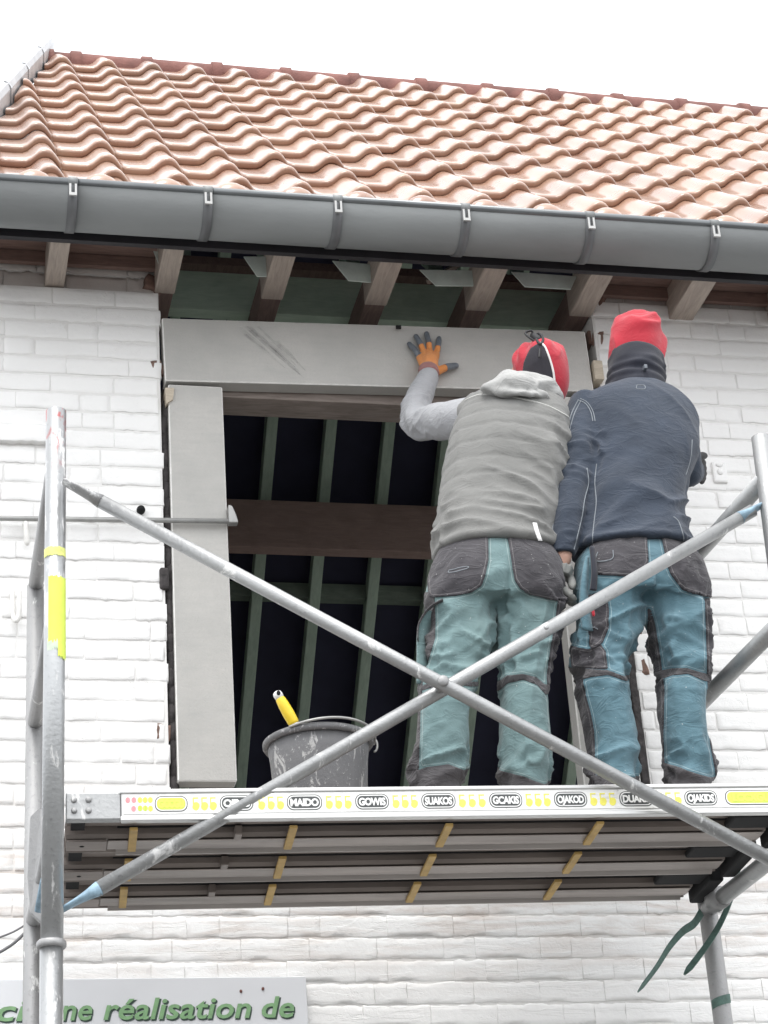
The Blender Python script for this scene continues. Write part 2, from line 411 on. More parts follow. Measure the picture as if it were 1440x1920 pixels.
def bool_remesh(vfs, voxel, smooth_it=2):
    V, F = join(*vfs)
    me = mesh('tmp', V, F); o = link('tmp', me)
    md = o.modifiers.new('r', 'REMESH'); md.mode = 'VOXEL'; md.voxel_size = voxel; md.adaptivity = 0
    dg = bpy.context.evaluated_depsgraph_get(); ev = o.evaluated_get(dg); e = ev.to_mesh()
    V = np.empty(len(e.vertices)*3); e.vertices.foreach_get('co', V); V = V.reshape(-1, 3)
    F = [tuple(p.vertices) for p in e.polygons]
    ev.to_mesh_clear(); bpy.data.objects.remove(o); bpy.data.meshes.remove(me)
    return relax(V, F, smooth_it), F
def edges_of(F):
    E = set()
    for f in F:
        for i in range(len(f)):
            a, b = f[i], f[(i+1) % len(f)]; E.add((a, b) if a < b else (b, a))
    return np.array(list(E))
def relax(V, F, it=2, lam=.5):
    E = edges_of(F); V = V.copy(); cnt = np.zeros(len(V)); np.add.at(cnt, E[:, 0], 1); np.add.at(cnt, E[:, 1], 1)
    cnt = np.maximum(cnt, 1)[:, None]
    for _ in range(it):
        for l in (lam, -lam*.98):
            S = np.zeros_like(V); np.add.at(S, E[:, 0], V[E[:, 1]]); np.add.at(S, E[:, 1], V[E[:, 0]])
            V = V+l*(S/cnt-V)
    return V
def normals(V, F):
    N = np.zeros_like(V)
    T = np.array([(f[0], f[i], f[i+1]) for f in F for i in range(1, len(f)-1)])
    fn = np.cross(V[T[:, 1]]-V[T[:, 0]], V[T[:, 2]]-V[T[:, 0]])
    for k in range(3): np.add.at(N, T[:, k], fn)
    return N/np.maximum(np.linalg.norm(N, axis=1), 1e-12)[:, None]
def vnoise(P, seed=0):
    P = np.asarray(P, float)+seed*17.31; I = np.floor(P).astype(np.int64); f = P-I; f = f*f*(3-2*f)
    def h(i, j, k):
        n = (i*374761393+j*668265263+k*2147483647+seed*144665) & 0xffffffff
        n = ((n ^ (n >> 13))*1274126177) & 0xffffffff; n = (n ^ (n >> 16)) & 0xffff
        return n/65535.0
    x, y, z = I[:, 0], I[:, 1], I[:, 2]; u, v, w = f[:, 0], f[:, 1], f[:, 2]
    c = [[[h(x+a, y+b, z+d) for d in (0, 1)] for b in (0, 1)] for a in (0, 1)]
    L = lambda p, q, t: p+(q-p)*t
    return L(L(L(c[0][0][0], c[0][0][1], w), L(c[0][1][0], c[0][1][1], w), v), L(L(c[1][0][0], c[1][0][1], w), L(c[1][1][0], c[1][1][1], w), v), u)
def folds(P, along, across, length, seed, sharp=2.8):
    u = np.asarray(along, float); u /= np.linalg.norm(u)
    r = np.array([0, 1.0, 0]) if abs(u[1]) < .8 else np.array([1.0, 0, 0]); v = np.cross(u, r); v /= np.linalg.norm(v); w = np.cross(u, v)
    Q = np.stack([P @ u/length, P @ v/across, P @ w/across], 1)
    Q = Q+.35*np.stack([vnoise(Q*.7, seed+5), vnoise(Q*.7, seed+6), vnoise(Q*.7, seed+7)], 1)
    r_ = (1-np.abs(2*vnoise(Q, seed)-1))**sharp
    return r_-r_.mean()
def sstep(x, a, b):
    t = np.clip((x-a)/(b-a), 0, 1); return t*t*(3-2*t)
def bell(x, c, w): return np.exp(-((x-c)/w)**2)
def poly_sd(U, W, poly):
    P = np.stack([U, W], 1); d = np.full(len(P), 1e9); s = np.zeros(len(P), bool); n = len(poly)
    for i in range(n):
        a, b = np.array(poly[i]), np.array(poly[(i+1) % n]); e = b-a; q = P-a
        t = np.clip((q @ e)/(e @ e), 0, 1); d = np.minimum(d, np.linalg.norm(q-t[:, None]*e, axis=1))
        c = ((a[1] <= P[:, 1]) != (b[1] <= P[:, 1]))
        with np.errstate(divide='ignore', invalid='ignore'):
            xs = a[0]+(P[:, 1]-a[1])/(e[1] if e[1] else 1e-12)*e[0]
        s ^= c & (P[:, 0] < xs)
    return np.where(s, -d, d)
def line_off(U, W, pts):
    """W minus the height of a polyline at U"""
    p = np.array(sorted(pts)); return W-np.interp(U, p[:, 0], p[:, 1])
def split(V, F, fld):
    """cut along fld = 0 -> ((V,F,f) inside fld<0, (V,F,f) outside)"""
    T = [(f[0], f[i], f[i+1]) for f in F for i in range(1, len(f)-1)]
    fld = np.where(np.abs(fld) < 1e-6, 1e-6, fld)
    VV = [tuple(v) for v in V]; ff = list(fld); cut = {}
    def mid(a, b):
        k = (a, b) if a < b else (b, a)
        if k not in cut:
            t = ff[a]/(ff[a]-ff[b]); cut[k] = len(VV)
            VV.append(tuple(VV[a][i]+(VV[b][i]-VV[a][i])*t for i in range(3))); ff.append(0.0)
        return cut[k]
    I, Oo = [], []
    for t in T:
        s = [ff[i] < 0 for i in t]; k = sum(s)
        if k == 3: I.append(t)
        elif k == 0: Oo.append(t)
        else:
            q = s.index(k == 1); a, b, c = t[q], t[(q+1) % 3], t[(q+2) % 3]
            ab, ac = mid(a, b), mid(a, c)
            one, two = (I, Oo) if k == 1 else (Oo, I)
            one.append((a, ab, ac)); two.append((ab, b, c)); two.append((ab, c, ac))
    VV = np.array(VV); ff = np.array(ff)
    def sub(T):
        if not T: return np.zeros((0, 3)), [], np.zeros(0)
        u = np.unique(np.array(T)); mp = {int(x): i for i, x in enumerate(u)}
        return VV[u], [tuple(mp[int(i)] for i in t) for t in T], ff[u]
    return sub(I), sub(Oo)
def shell(V, F, off, edge=.003):
    """lift a cloth patch off by off and turn its rim back in"""
    N = normals(V, F); V2 = V+N*off
    cnt = {}
    for f in F:
        for i in range(3):
            a, b = f[i], f[(i+1) % 3]; cnt[(a, b)] = 1
    B = [(a, b) for (a, b) in cnt if (b, a) not in cnt]
    n = len(V); ids = sorted({x for e in B for x in e}); mp = {x: n+i for i, x in enumerate(ids)}
    W = np.vstack([V2, V[ids]-N[ids]*edge]) if ids else V2
    return W, list(F)+[(b, a, mp[a], mp[b]) for a, b in B]
def bvh_of(V, F): return BVHTree.FromPolygons([tuple(v) for v in V], [tuple(f) for f in F])
def surf_line(bv, pts, width, lift=.0015, k=(0, 0), y0=-1.4, n=None, thick=.0012):
    """a seam: narrow raised ribbon laid on a surface, the points given as (x,z) seen along +Y"""
    Q = spline(pts, n or len(pts)*6); C = []
    for u, w in Q:
        d = Vector((k[0], 1, k[1])).normalized(); o = Vector((u, -.77, w))-d*.7
        h = bv.ray_cast(o, d)
        if h[0] is not None: C.append((np.array(h[0]), np.array(h[1])))
    if len(C) < 2: return None
    P = np.array([c[0] for c in C]); Nn = np.array([c[1] for c in C]); T = np.gradient(P, axis=0)
    S = np.cross(T, Nn); S /= np.maximum(np.linalg.norm(S, axis=1), 1e-9)[:, None]
    V, F = [], []
    for i in range(len(P)):
        for s, l in ((-1, -.001), (-.8, lift), (.8, lift), (1, -.001)): V.append(P[i]+S[i]*s*width/2+Nn[i]*l)
    for i in range(len(P)-1):
        for j in range(3): F.append((i*4+j, i*4+j+1, (i+1)*4+j+1, (i+1)*4+j))
    return V, F
def text_mesh(txt, size, bold=0.0, shear=0.0, extrude=.0006, align='CENTER', space=1.0):
    c = bpy.data.curves.new('t', 'FONT'); c.body = txt; c.size = size; c.offset = bold; c.shear = shear; c.extrude = extrude
    c.align_x = align; c.align_y = 'BOTTOM_BASELINE'; c.space_character = space; c.resolution_u = 3
    o = bpy.data.objects.new('t', c); COL.objects.link(o)
    dg = bpy.context.evaluated_depsgraph_get(); e = o.evaluated_get(dg).to_mesh()
    V = [tuple(v.co) for v in e.vertices]; F = [tuple(p.vertices) for p in e.polygons]
    o.evaluated_get(dg).to_mesh_clear(); bpy.data.objects.remove(o); bpy.data.curves.remove(c)
    return V, F
def upright(VF, x, y, z, flip=-1):
    """lay flat text (xy) on a wall facing -Y"""
    return [(x+v[0], y-v[2], z+v[1]) for v in VF[0]], VF[1]

# ------------------------------------------------------------------ setting
g = add('ground', ([(-40, -40, 0), (40, -40, 0), (40, 40, 0), (-40, 40, 0)], [(0, 1, 2, 3)]), 'ground', smooth=False)
tag(g, 'dark grey paving in front of the house', None, kind='structure')

# ------------------------------------------------------------------ house
house = tag(empty('brick_house'), 'white painted brick house with orange tiled roof and open window hole', 'house')
XL, XR = .09, 4.6
OXL, OXR, OZB = .75, 2.165, 3.52
wall = add('wall', join(box(XL, OXL, .0022, .21, 0, 5.296), box(OXR, XR, .0022, .21, 0, 5.358), box(OXL, OXR, .0022, .21, 0, OZB),
                        box(XL, OXL-.004, .022, .205, 5.296, 5.40), box(OXR+.02, XR, .022, .205, 5.358, 5.45)), 'mortar', house, smooth=False)

# --- bricks
def brick_mesh(kind, L, H, seed, mat, tatty=1.0, low=False):
    r = np.random.default_rng(seed); nx, nz = (13 if L > .12 else 8), 7
    V, F = [], []
    for j in range(nz):
        for i in range(nx):
            x = L*(-.5+[0, .012][min(i, 1)]+max(0, i-1)/(nx-3)*.976) if i < nx-1 else L/2
            z = H*(-.5+[0, .05][min(j, 1)]+max(0, j-1)/(nz-3)*.90) if j < nz-1 else H/2
            V.append([x, 0, z])
    lump = r.uniform(.5, 1.3)
    V = np.array(V); e = np.minimum(L/2-np.abs(V[:, 0]), H/2-np.abs(V[:, 2]))
    n = vnoise(V*38+seed*3.1, seed)-.5; n2 = vnoise(V*95+seed*1.7, seed+9)-.5
    ex, ez = L/2-np.abs(V[:, 0]), H/2-np.abs(V[:, 2])
    pd = 0.0 if low else float(r.choice([0, .0003, .0010, .0022])); hd = r.uniform(.0014, .0026)
    V[:, 1] = hd*np.clip(1-ez/.0020, 0, 1)+pd*np.clip(1-ex/.0020, 0, 1)+n*.0018*tatty*lump*(.5 if low else 1)+n2*.0010*tatty*lump
    ed = e < 1e-4
    ej = 1.7 if low else 1.0
    V[ed, 0] += (vnoise(V[ed]*60, seed+3)-.5)*.004*tatty; ze = np.abs(V[:, 2]) > H/2-1e-4
    V[ze, 2] += ((vnoise(V[ze]*55, seed+4)-.5)*.0065+(vnoise(V[ze]*130, seed+5)-.5)*.0035)*tatty*ej
    V = V.tolist()
    idx = lambda i, j: j*nx+i
    F = [(idx(i, j), idx(i+1, j), idx(i+1, j+1), idx(i, j+1)) for j in range(nz-1) for i in range(nx-1)]
    ring = [idx(i, 0) for i in range(nx)]+[idx(nx-1, j) for j in range(1, nz)]+[idx(i, nz-1) for i in range(nx-2, -1, -1)]+[idx(0, j) for j in range(nz-2, 0, -1)]
    b0 = len(V)
    for k in ring: V.append([V[k][0]*.985, .05, V[k][2]*.96])
    for k in range(len(ring)):
        k2 = (k+1) % len(ring); F.append((ring[k2], ring[k], b0+k, b0+k2))
    return mesh('brick', V, F, MAT[mat])
PITCH, BH = .0625, .0555
SL, HL = .188, .090
BM = {}
for s in range(10):
    BM['s', 0, s] = brick_mesh('s', SL, BH, 100+s, 'brick'); BM['h', 0, s] = brick_mesh('h', HL, BH, 200+s, 'brick')
for s in range(5):
    BM['s', 1, s] = brick_mesh('s', SL, BH, 300+s, 'brick_top', 2.2); BM['h', 1, s] = brick_mesh('h', HL, BH, 400+s, 'brick_top', 2.2)
for s in range(8):
    BM['s', 3, s] = brick_mesh('s', SL, BH+.002, 600+s, 'brick', 1.0, True); BM['h', 3, s] = brick_mesh('h', HL, BH+.002, 700+s, 'brick', 1.0, True)
BM['h', 2, 0] = brick_mesh('h', HL*.55, BH, 500, 'brick_raw', 2.0)
rb = random.Random(11)
placed = []
def course_run(x0, x1, z, kind_top, ragged=None):
    low = z < 3.36
    x = x0-rb.choice((0, .05, .097)) if ragged != 'L' else x0
    first = True
    while x < x1-.03:
        k = 's' if rb.random() < .62 else 'h'
        L = SL if k == 's' else HL
        a, b = max(x, x0), min(x+L, x1)
        if x1-b < .045: b = x1
        sc = (b-a)/L
        if b-a > .03:
            placed.append([k if sc > .3 else 'h', (a+b)/2, z, sc if sc > .3 else (b-a)/HL, kind_top])
        x = b+(.0006 if low else rb.choice((.0008, .0025, .0045)))
    return
zc = 5.298-PITCH/2
k = 0
while zc > 2.3:
    jl, jr = rb.uniform(-.012, .006), rb.uniform(-.006, .014)
    if zc > OZB:
        course_run(XL, OXL+jl, zc, 0); course_run(OXR+jr, XR, zc, 0)
    else:
        course_run(XL, XR, zc, 0)
    zc -= PITCH; k += 1
course_run(OXR+.004, XR, 5.298+PITCH/2, 0)
for q, zz in enumerate((5.298+PITCH/2, 5.298+PITCH*1.5)):
    course_run(XL, OXL-.012-.01*q, zz, 1)
course_run(OXR+.03, XR, 5.298+PITCH*1.5, 1); 
stuff = []
vis = []
for p in placed:
    kk, x, z, sc, top = p
    inview = (x > .20 and x < 2.95 and z > 2.72)
    under = .80 < x < 2.1 and 3.33 < z < OZB
    behind = x > 2.165 and x < 2.22 and z < 3.4
    vis.append((0 if (inview and not under) else 1, abs(x-1.5)*0+(0 if (x < .75 or x > 2.2) else .5), -z, p))
order = sorted(range(len(placed)), key=lambda i: vis[i][:3])
Vs, Fs = [], []
for n_, i in enumerate(order):
    kk, x, z, sc, top = placed[i]
    if top == 0 and z < 3.36: me = BM[kk, 3, rb.randrange(8)]
    else: me = BM[kk, top, rb.randrange(10 if top == 0 else 5)]
    flip = rb.choice((-1, 1))
    dy = rb.uniform(-.0012, .0012)+(.016 if top else 0)
    if abs(x-.30) < .09 and abs(z-4.744) < .03: dy -= .022
    if n_ < 299:
        o = link('brick', me, wall, (x, dy, z)); o.scale = (sc*flip, 1, 1); o.rotation_euler = (rb.uniform(-.012, .012), rb.uniform(-.008, .008), rb.uniform(-.006, .006))
    else:
        v = np.empty(len(me.vertices)*3); me.vertices.foreach_get('co', v); v = v.reshape(-1, 3)*np.array([sc, 1, 1])+np.array([x, dy, z])
        Fs.extend([tuple(q+len(Vs) for q in pl.vertices) for pl in me.polygons]); Vs.extend(v.tolist())
o = add('brickwork', (Vs, Fs), 'brick', wall); tag(o, None, None, kind='stuff')
# broken corner bricks, bare where the opening was hacked out
for x, z, s_, rr in ((.742, 5.335, 1.2, .3), (.738, 3.835, .8, .1), (.745, 5.03, .7, -.3), (2.185, 5.375, 1.1, .5), (2.176, 5.22, .7, .2), (2.18, 4.20, .8, .1), (2.178, 4.06, .9, -.2)):
    o = link('broken_brick', BM['h', 2, 0], wall, (x, .004, z)); o.scale = (s_, 1, .9); o.rotation_euler = (0, rr, .3 if x < 1 else -.5)
# raw reveal of the opening on the right
rv = []
zz = OZB+.03
while zz < 5.30:
    d = rb.uniform(-.012, .012)
    rv.append(box(OXR-.004+d, OXR+.02, .03, .205, zz-.027, zz+.027)); zz += PITCH
add('reveal', join(*rv), 'brick_raw', house, smooth=False, bevel=.004)

# --- roof tiles
PITCH_R = R(44.869); TW, TG = .197, .29383
P0 = np.array([.6529, 1.924, 7.668]); DU = np.array([0, math.cos(PITCH_R), math.sin(PITCH_R)]); DN = np.array([0, -math.sin(PITCH_R), math.cos(PITCH_R)])
TH = .024
def prof(u):
    if u < .42: return -.002*math.sin(math.pi*u/.42)
    if u < .70: t = (u-.42)/.28; return .036*(t*t*(3-2*t))
    if u < .78: return .036+.0012*math.sin(math.pi*(u-.70)/.08)
    t = (u-.78)/.22; return .036-.042*(t*t*(1.7-.7*t))
US = [0, .12, .28, .42, .50, .56, .62, .68, .74, .79, .84, .89, .94, 1.0]
VS = [(.030, -TH*1.15), (.004, -TH*1.12), (0, -TH*.9), (0, -.009), (.003, -.0035), (.009, -.0008), (.022, 0), (.12, -TH*.12/TG), (.22, -TH*.22/TG), (TG+.05, -TH*(TG+.05)/TG)]
def tile_geo():
    V = [((u-1)*TW, v, prof(u)+h) for v, h in VS for u in US]; n = len(US)
    F = [(i*n+j, i*n+j+1, (i+1)*n+j+1, (i+1)*n+j) for i in range(len(VS)-1) for j in range(n-1)]
    # side skirts give the tile its thickness
    k = len(V)
    for s in (0, n-1):
        for i in range(len(VS)): V.append((V[i*n+s][0], V[i*n+s][1], min(V[i*n+s][2], V[i*n+s][2])-.012))
    for si, s in enumerate((0, n-1)):
        for i in range(len(VS)-1):
            a, b, c, d = i*n+s, (i+1)*n+s, k+si*len(VS)+i+1, k+si*len(VS)+i
            F.append((a, b, c, d) if si == 0 else (a, d, c, b))
    return V, F
TV, TF = tile_geo()
tile_me = mesh('tile', TV, TF, MAT['tile'])
RM = Matrix(((1, 0, 0), (0, DU[1], DN[1]), (0, DU[2], DN[2])))
roof = add('roof', ([tuple(P0+np.array([x, 0, 0])+DU*v+DN*h) for h in (-.085, -.10) for x, v in ((-.53, -11.2*TG), (3.95, -11.2*TG), (3.95, 1.15*TG), (-.13, 1.15*TG))],
           [(0, 1, 2, 3), (7, 6, 5, 4), (0, 4, 5, 1), (1, 5, 6, 2), (2, 6, 7, 3), (3, 7, 4, 0)]), 'underlay', house, smooth=False)
xverge = lambda y: .29+.204*(y-.94)+.035
rt_ = random.Random(5)
for r_ in range(0, 12):
    for c_ in range(-3, 19):
        p = P0+np.array([c_*TW, 0, 0])-DU*(r_*TG)
        top = p+DU*TG
        lx = p[0]-TW
        if p[0] < min(xverge(p[1]), xverge(top[1]))+.02: continue
        if lx < max(xverge(p[1]), xverge(top[1]+.06)):
            bm = bmesh.new(); vs = [bm.verts.new(v) for v in TV]
            for f in TF: bm.faces.new([vs[i] for i in f])
            # verge plane in tile space: x - .204*cos*v - c = 0
            c0 = xverge(p[1])-p[0]; nn = Vector((1, -.204*DU[1], 0)).normalized()
            bmesh.ops.bisect_plane(bm, geom=bm.verts[:]+bm.edges[:]+bm.faces[:], plane_co=(c0, 0, 0), plane_no=nn, clear_inner=True)
            me = bpy.data.meshes.new('tile'); bm.to_mesh(me); bm.free(); me.materials.append(MAT['tile'])
            if len(me.polygons) == 0: continue
            me.polygons.foreach_set('use_smooth', [True]*len(me.polygons))
        else: me = tile_me
        o = link('tile', me, roof)
        j = Matrix.Rotation(rt_.uniform(-.006, .006), 3, 'Z') @ Matrix.Rotation(rt_.uniform(-.005, .005), 3, 'X')
        mw = (RM @ j).to_4x4(); mw.translation = Vector(p+DN*rt_.uniform(-.0015, .0015)); o.matrix_local = mw
# eave fillers, orange combs closing the rolls of the lowest row
for c_ in range(-2, 12):
    p = P0+np.array([(c_+.40)*TW, 0, 0])-DU*(11*TG)
    V, F = ellipsoid((p[0], -.395, 5.395), (.058, .03, .052), n=14, m=8)
    add('eave_filler', (V, F), 'tile', roof)
# ridge caps
RZ, RY, RP = 7.850, 2.215, .318
for i in range(-5, 7):
    x0 = 1.925+i*RP
    if x0+RP < .50 : continue
    xa = max(x0, .53)
    def half(xs, rs):
        V, F = [], []; n = 13
        for x, r_ in zip(xs, rs):
            for t in np.linspace(-.28*math.pi, 1.28*math.pi, n): V.append((x, RY+r_*math.cos(t)*1.05, RZ+r_*math.sin(t)))
        for a in range(len(xs)-1):
            for b in range(n-1): F.append((a*n+b, (a+1)*n+b, (a+1)*n+b+1, a*n+b+1))
        return V, F
    xs = [xa, xa+.004, xa+.05, xa+.055, x0+RP*.55, x0+RP+.03]
    o = add('ridge_tile', half(xs, [.090, .103, .103, .094, .093, .092]), 'ridge', roof)
    if x0 > .5: add('ridge_clip', ellipsoid((x0+.09, RY-.02, RZ+.087), (.018, .012, .012), n=8, m=6), 'ridge', roof)
    if x0 > .6: add('ridge_clip', ellipsoid((x0-.04, RY-.02, RZ+.085), (.018, .012, .010), n=8, m=6), 'ridge', roof)
# verge flashing on the skewed gable
def verge_pt(y, h, side): 
    zz = P0[2]+(y-P0[1])*math.tan(PITCH_R)
    b = np.array([xverge(y)-.02+side, y, zz]); return b+DN*h
VY = np.linspace(-.30, 2.30, 9)
sec = [(.012, -.04), (.010, .040), (.0, .062), (-.016, .066), (-.030, .055), (-.034, -.06)]
V = [verge_pt(y, h, s) for y in VY for s, h in sec]; n = len(sec)
F = [(i*n+j, i*n+j+1, (i+1)*n+j+1, (i+1)*n+j) for i in range(len(VY)-1) for j in range(n-1)]
add('verge_flashing', (V, F), 'flash', roof, smooth=False)
for y in (.55, 1.05, 1.50, 1.95):
    V = [verge_pt(y+d, h*1.0+.004, s*1.12+(.004 if s > 0 else -.004)) for d in (0, .02) for s, h in sec]
    F = [(j, j+1, n+j+1, n+j) for j in range(n-1)]
    add('flashing_clip', (V, F), 'flash', roof, smooth=False)

# --- gutter
GY, GZ, GR = -.388, 5.352, .092
gx0, gx1 = .0, 4.6
def gut(x0, x1, r, t, a0=math.pi*1.0, a1=math.pi*2.0, n=20):
    V, F = [], []
    A = np.linspace(a0, a1, n)
    for x in (x0, x1):
        for rr in (r, r-t):
            for a in A: V.append((x, GY+rr*math.cos(a), GZ+rr*math.sin(a)))
    for k in range(n-1):
        F += [(k, k+1, 2*n+k+1, 2*n+k), (n+k+1, n+k, 3*n+k, 3*n+k+1), (k+1, k, n+k, n+k+1), (2*n+k, 2*n+k+1, 3*n+k+1, 3*n+k)]
    F += [(0, 2*n, 3*n, n), (n-1, 2*n-1, 4*n-1, 3*n-1)]
    return V, F
gutter = add('gutter', gut(gx0, gx1, GR, .003), 'zinc', house)
add('bead', tube([(gx0, GY-GR+.004, GZ+.004), (gx1, GY-GR+.004, GZ+.004)], .0125, 14), 'zinc_bead', gutter)
for x in (.046, .446, .842, 1.232, 1.626, 2.020, 2.424, 2.82, 3.22):
    s = add('bracket', gut(x-.014, x+.014, GR+.0045, .0035), 'zinc_dark', gutter)
    c = tube([(x-.014, GY-GR+.004, GZ+.004), (x+.014, GY-GR+.004, GZ+.004)], .0155, 12)
    yb = GY-GR-.0075
    legs = [box(x-.011, x-.005, yb-.003, yb+.004, GZ-.042, GZ-.010), box(x+.005, x+.011, yb-.003, yb+.004, GZ-.042, GZ-.010), box(x-.011, x+.011, yb-.0032, yb+.0038, GZ-.050, GZ-.041)]
    add('clip_loop', join(*legs), 'clip', gutter, smooth=False)
    add('clip_strap', c, 'zinc', gutter)
add('gutter_end', ([(gx0, GY+GR*math.cos(a), GZ+GR*math.sin(a)) for a in np.linspace(math.pi, 2*math.pi, 16)], [tuple(range(16))]), 'zinc', gutter, smooth=False)
add('fascia', box(gx0, gx1, -.282, -.262, 5.286, 5.47), 'fascia', house, smooth=False)
add('eave_batten', box(gx0, gx1, -.252, -.214, 5.335, 5.362), 'batten', house, smooth=False, bevel=.002)
# boarding over the rafter feet outside the opening
for a, b in ((XL, .742), (2.165, XR)):
    add('eave_board', box(a, b, -.255, .02, 5.415, 5.43), 'board', house, smooth=False)
    add('eave_board', box(a, b, -.02, .0, 5.372, 5.412), 'board', house, smooth=False)
# rafter feet and the raw timber they run back to
for i, (a, b) in enumerate(((.06, .12), (.399, .459), (.740, .803), (1.077, 1.146), (1.411, 1.483), (1.744, 1.821), (2.092, 2.166), (2.430, 2.512), (2.78, 2.85), (3.12, 3.19))):
    o = add('rafter_foot', box(a, b, -.258, .015, 5.304, 5.412), 'joist', house, smooth=False, bevel=.003)
    if .7 < a < 2.1: add('rafter', box(a+.004, b-.004, .015, .30, 5.307, 5.405), 'joist_raw', house, smooth=False, bevel=.002)
add('wall_plate', box(.70, 2.22, .245, .30, 5.398, 5.560), 'green', house, smooth=False, bevel=.002)
add('ledger', box(.70, 2.22, .20, .245, 5.545, 5.575), 'joist_raw', house, smooth=False)
for i, x in enumerate((.83, 1.02, 1.30, 1.60, 1.87)):
    add('post', box(x, x+.03, .31, .335, 5.20, 5.62), 'green', house, smooth=False)
for i, x in enumerate(np.arange(.85, 3.9, .2875)):
    V = [(x+d, y, z) for d in (0, .05) for y, z in ((.30, 5.63), (2.15, 7.48), (2.15, 7.60), (.30, 5.75))]
    add('front_rafter', (V, [(0, 1, 2, 3), (7, 6, 5, 4), (0, 4, 5, 1), (3, 2, 6, 7), (0, 3, 7, 4), (1, 5, 6, 2)]), 'green', house, smooth=False)
# sarking membrane ends hanging between the rafter feet
FLAPS = ([(1.008, 5.386), (1.101, 5.388), (1.081, 5.314), (1.047, 5.314)], [(1.289, 5.384), (1.442, 5.384), (1.421, 5.317), (1.337, 5.315)], [(1.574, 5.379), (1.779, 5.383), (1.753, 5.325), (1.622, 5.322)],
         [(1.873, 5.382), (2.094, 5.384), (2.067, 5.332), (1.912, 5.328)], [(.726, 5.386), (.759, 5.386), (.750, 5.344), (.740, 5.342)])
for pts in FLAPS:
    V = [(x, -.100+.008*math.sin(9*x), z) for x, z in pts]+[(x, -.096+.008*math.sin(9*x), z) for x, z in pts]
    add('membrane_flap', (V, [(3, 2, 1, 0), (4, 5, 6, 7), (0, 1, 5, 4), (1, 2, 6, 5), (2, 3, 7, 6), (3, 0, 4, 7)]), 'membrane', house, smooth=False)
add('strut', tube([(1.622, .0, 5.395), (1.745, .0, 5.478)], .010, 4), 'joist', house, smooth=False)
# timber head over the opening
add('head_plank', box(.77, 2.14, .05, .165, 4.962, 5.02), 'plate', house, smooth=False, bevel=.003)
# rear slope of the roof seen through the opening
for x in np.arange(1.70-.2875, 4.4, .2875):
    V = [(x+d, y, z) for d in (-.027, .027) for y, z in ((2.5, 7.45), (5.3, 4.65), (5.3, 4.75), (2.5, 7.55))]
    add('rear_rafter', (V, [(3, 2, 1, 0), (4, 5, 6, 7), (1, 5, 4, 0), (7, 6, 2, 3), (4, 7, 3, 0), (2, 6, 5, 1)]), 'green_raft', house, smooth=False, bevel=.004)
add('rear_underlay', ([(.60, 2.42, 7.66), (XR, 2.42, 7.66), (XR, 5.4, 4.68), (1.20, 5.4, 4.68)], [(0, 1, 2, 3)]), 'underlay', house, smooth=False)
add('purlin', box(.86, 4.5, 3.36, 3.44, 6.075, 6.325), 'purlin', house, smooth=False, bevel=.004)
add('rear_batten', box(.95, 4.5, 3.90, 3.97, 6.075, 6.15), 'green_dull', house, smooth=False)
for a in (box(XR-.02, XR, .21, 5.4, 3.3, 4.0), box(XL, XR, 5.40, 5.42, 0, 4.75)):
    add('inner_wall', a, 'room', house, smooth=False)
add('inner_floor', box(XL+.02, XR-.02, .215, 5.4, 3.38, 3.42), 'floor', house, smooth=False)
# rear roof covering and gables close the shell
add('rear_roof', ([(.56, 2.25, 7.88), (XR, 2.25, 7.88), (XR, 5.6, 4.53), (1.20, 5.6, 4.53)], [(3, 2, 1, 0)]), 'ridge', house, smooth=False)
# invented hole in the unseen right gable, added to let daylight into the attic
_x = XR+.001
for q in ([(0, 0), (5.43, 0), (5.43, 4.0), (0, 4.0)], [(0, 4.0), (1.0, 4.0), (1.0, 6.62), (0, 5.62)], [(3.8, 4.0), (5.43, 4.0), (5.43, 4.57), (3.8, 6.2)], [(1.0, 6.0), (3.8, 6.0), (3.8, 6.2), (2.2, 7.8), (1.0, 6.62)]):
    add('gable', ([(_x, y, z) for y, z in q], [tuple(range(len(q)))]), 'brick', house, smooth=False)
gp_ = [(y, z) for y, z in ((.212, 0), (5.43, 0), (5.43, 4.60), (2.25, 7.80), (.212, 5.78))]
gv_ = [(XL+.204*y+d, y, z) for d in (0, .16) for y, z in gp_]
add('gable', (gv_, [(4, 3, 2, 1, 0), (5, 6, 7, 8, 9)]+[(i, (i+1) % 5, 5+(i+1) % 5, 5+i) for i in range(5)]), 'mortar', house, smooth=False)
gv_ = [(x, y, z) for x, y, z in ((XL+.204*.2+.165, .213, 3.42), (XL+.204*5.4+.165, 5.4, 3.42), (XL+.204*5.4+.165, 5.4, 4.60), (XL+.204*2.3+.165, 2.3, 7.6), (XL+.204*.2+.165, .213, 5.70))]
add('inner_wall', (gv_, [(0, 1, 2, 3, 4)]), 'room', house, smooth=False)

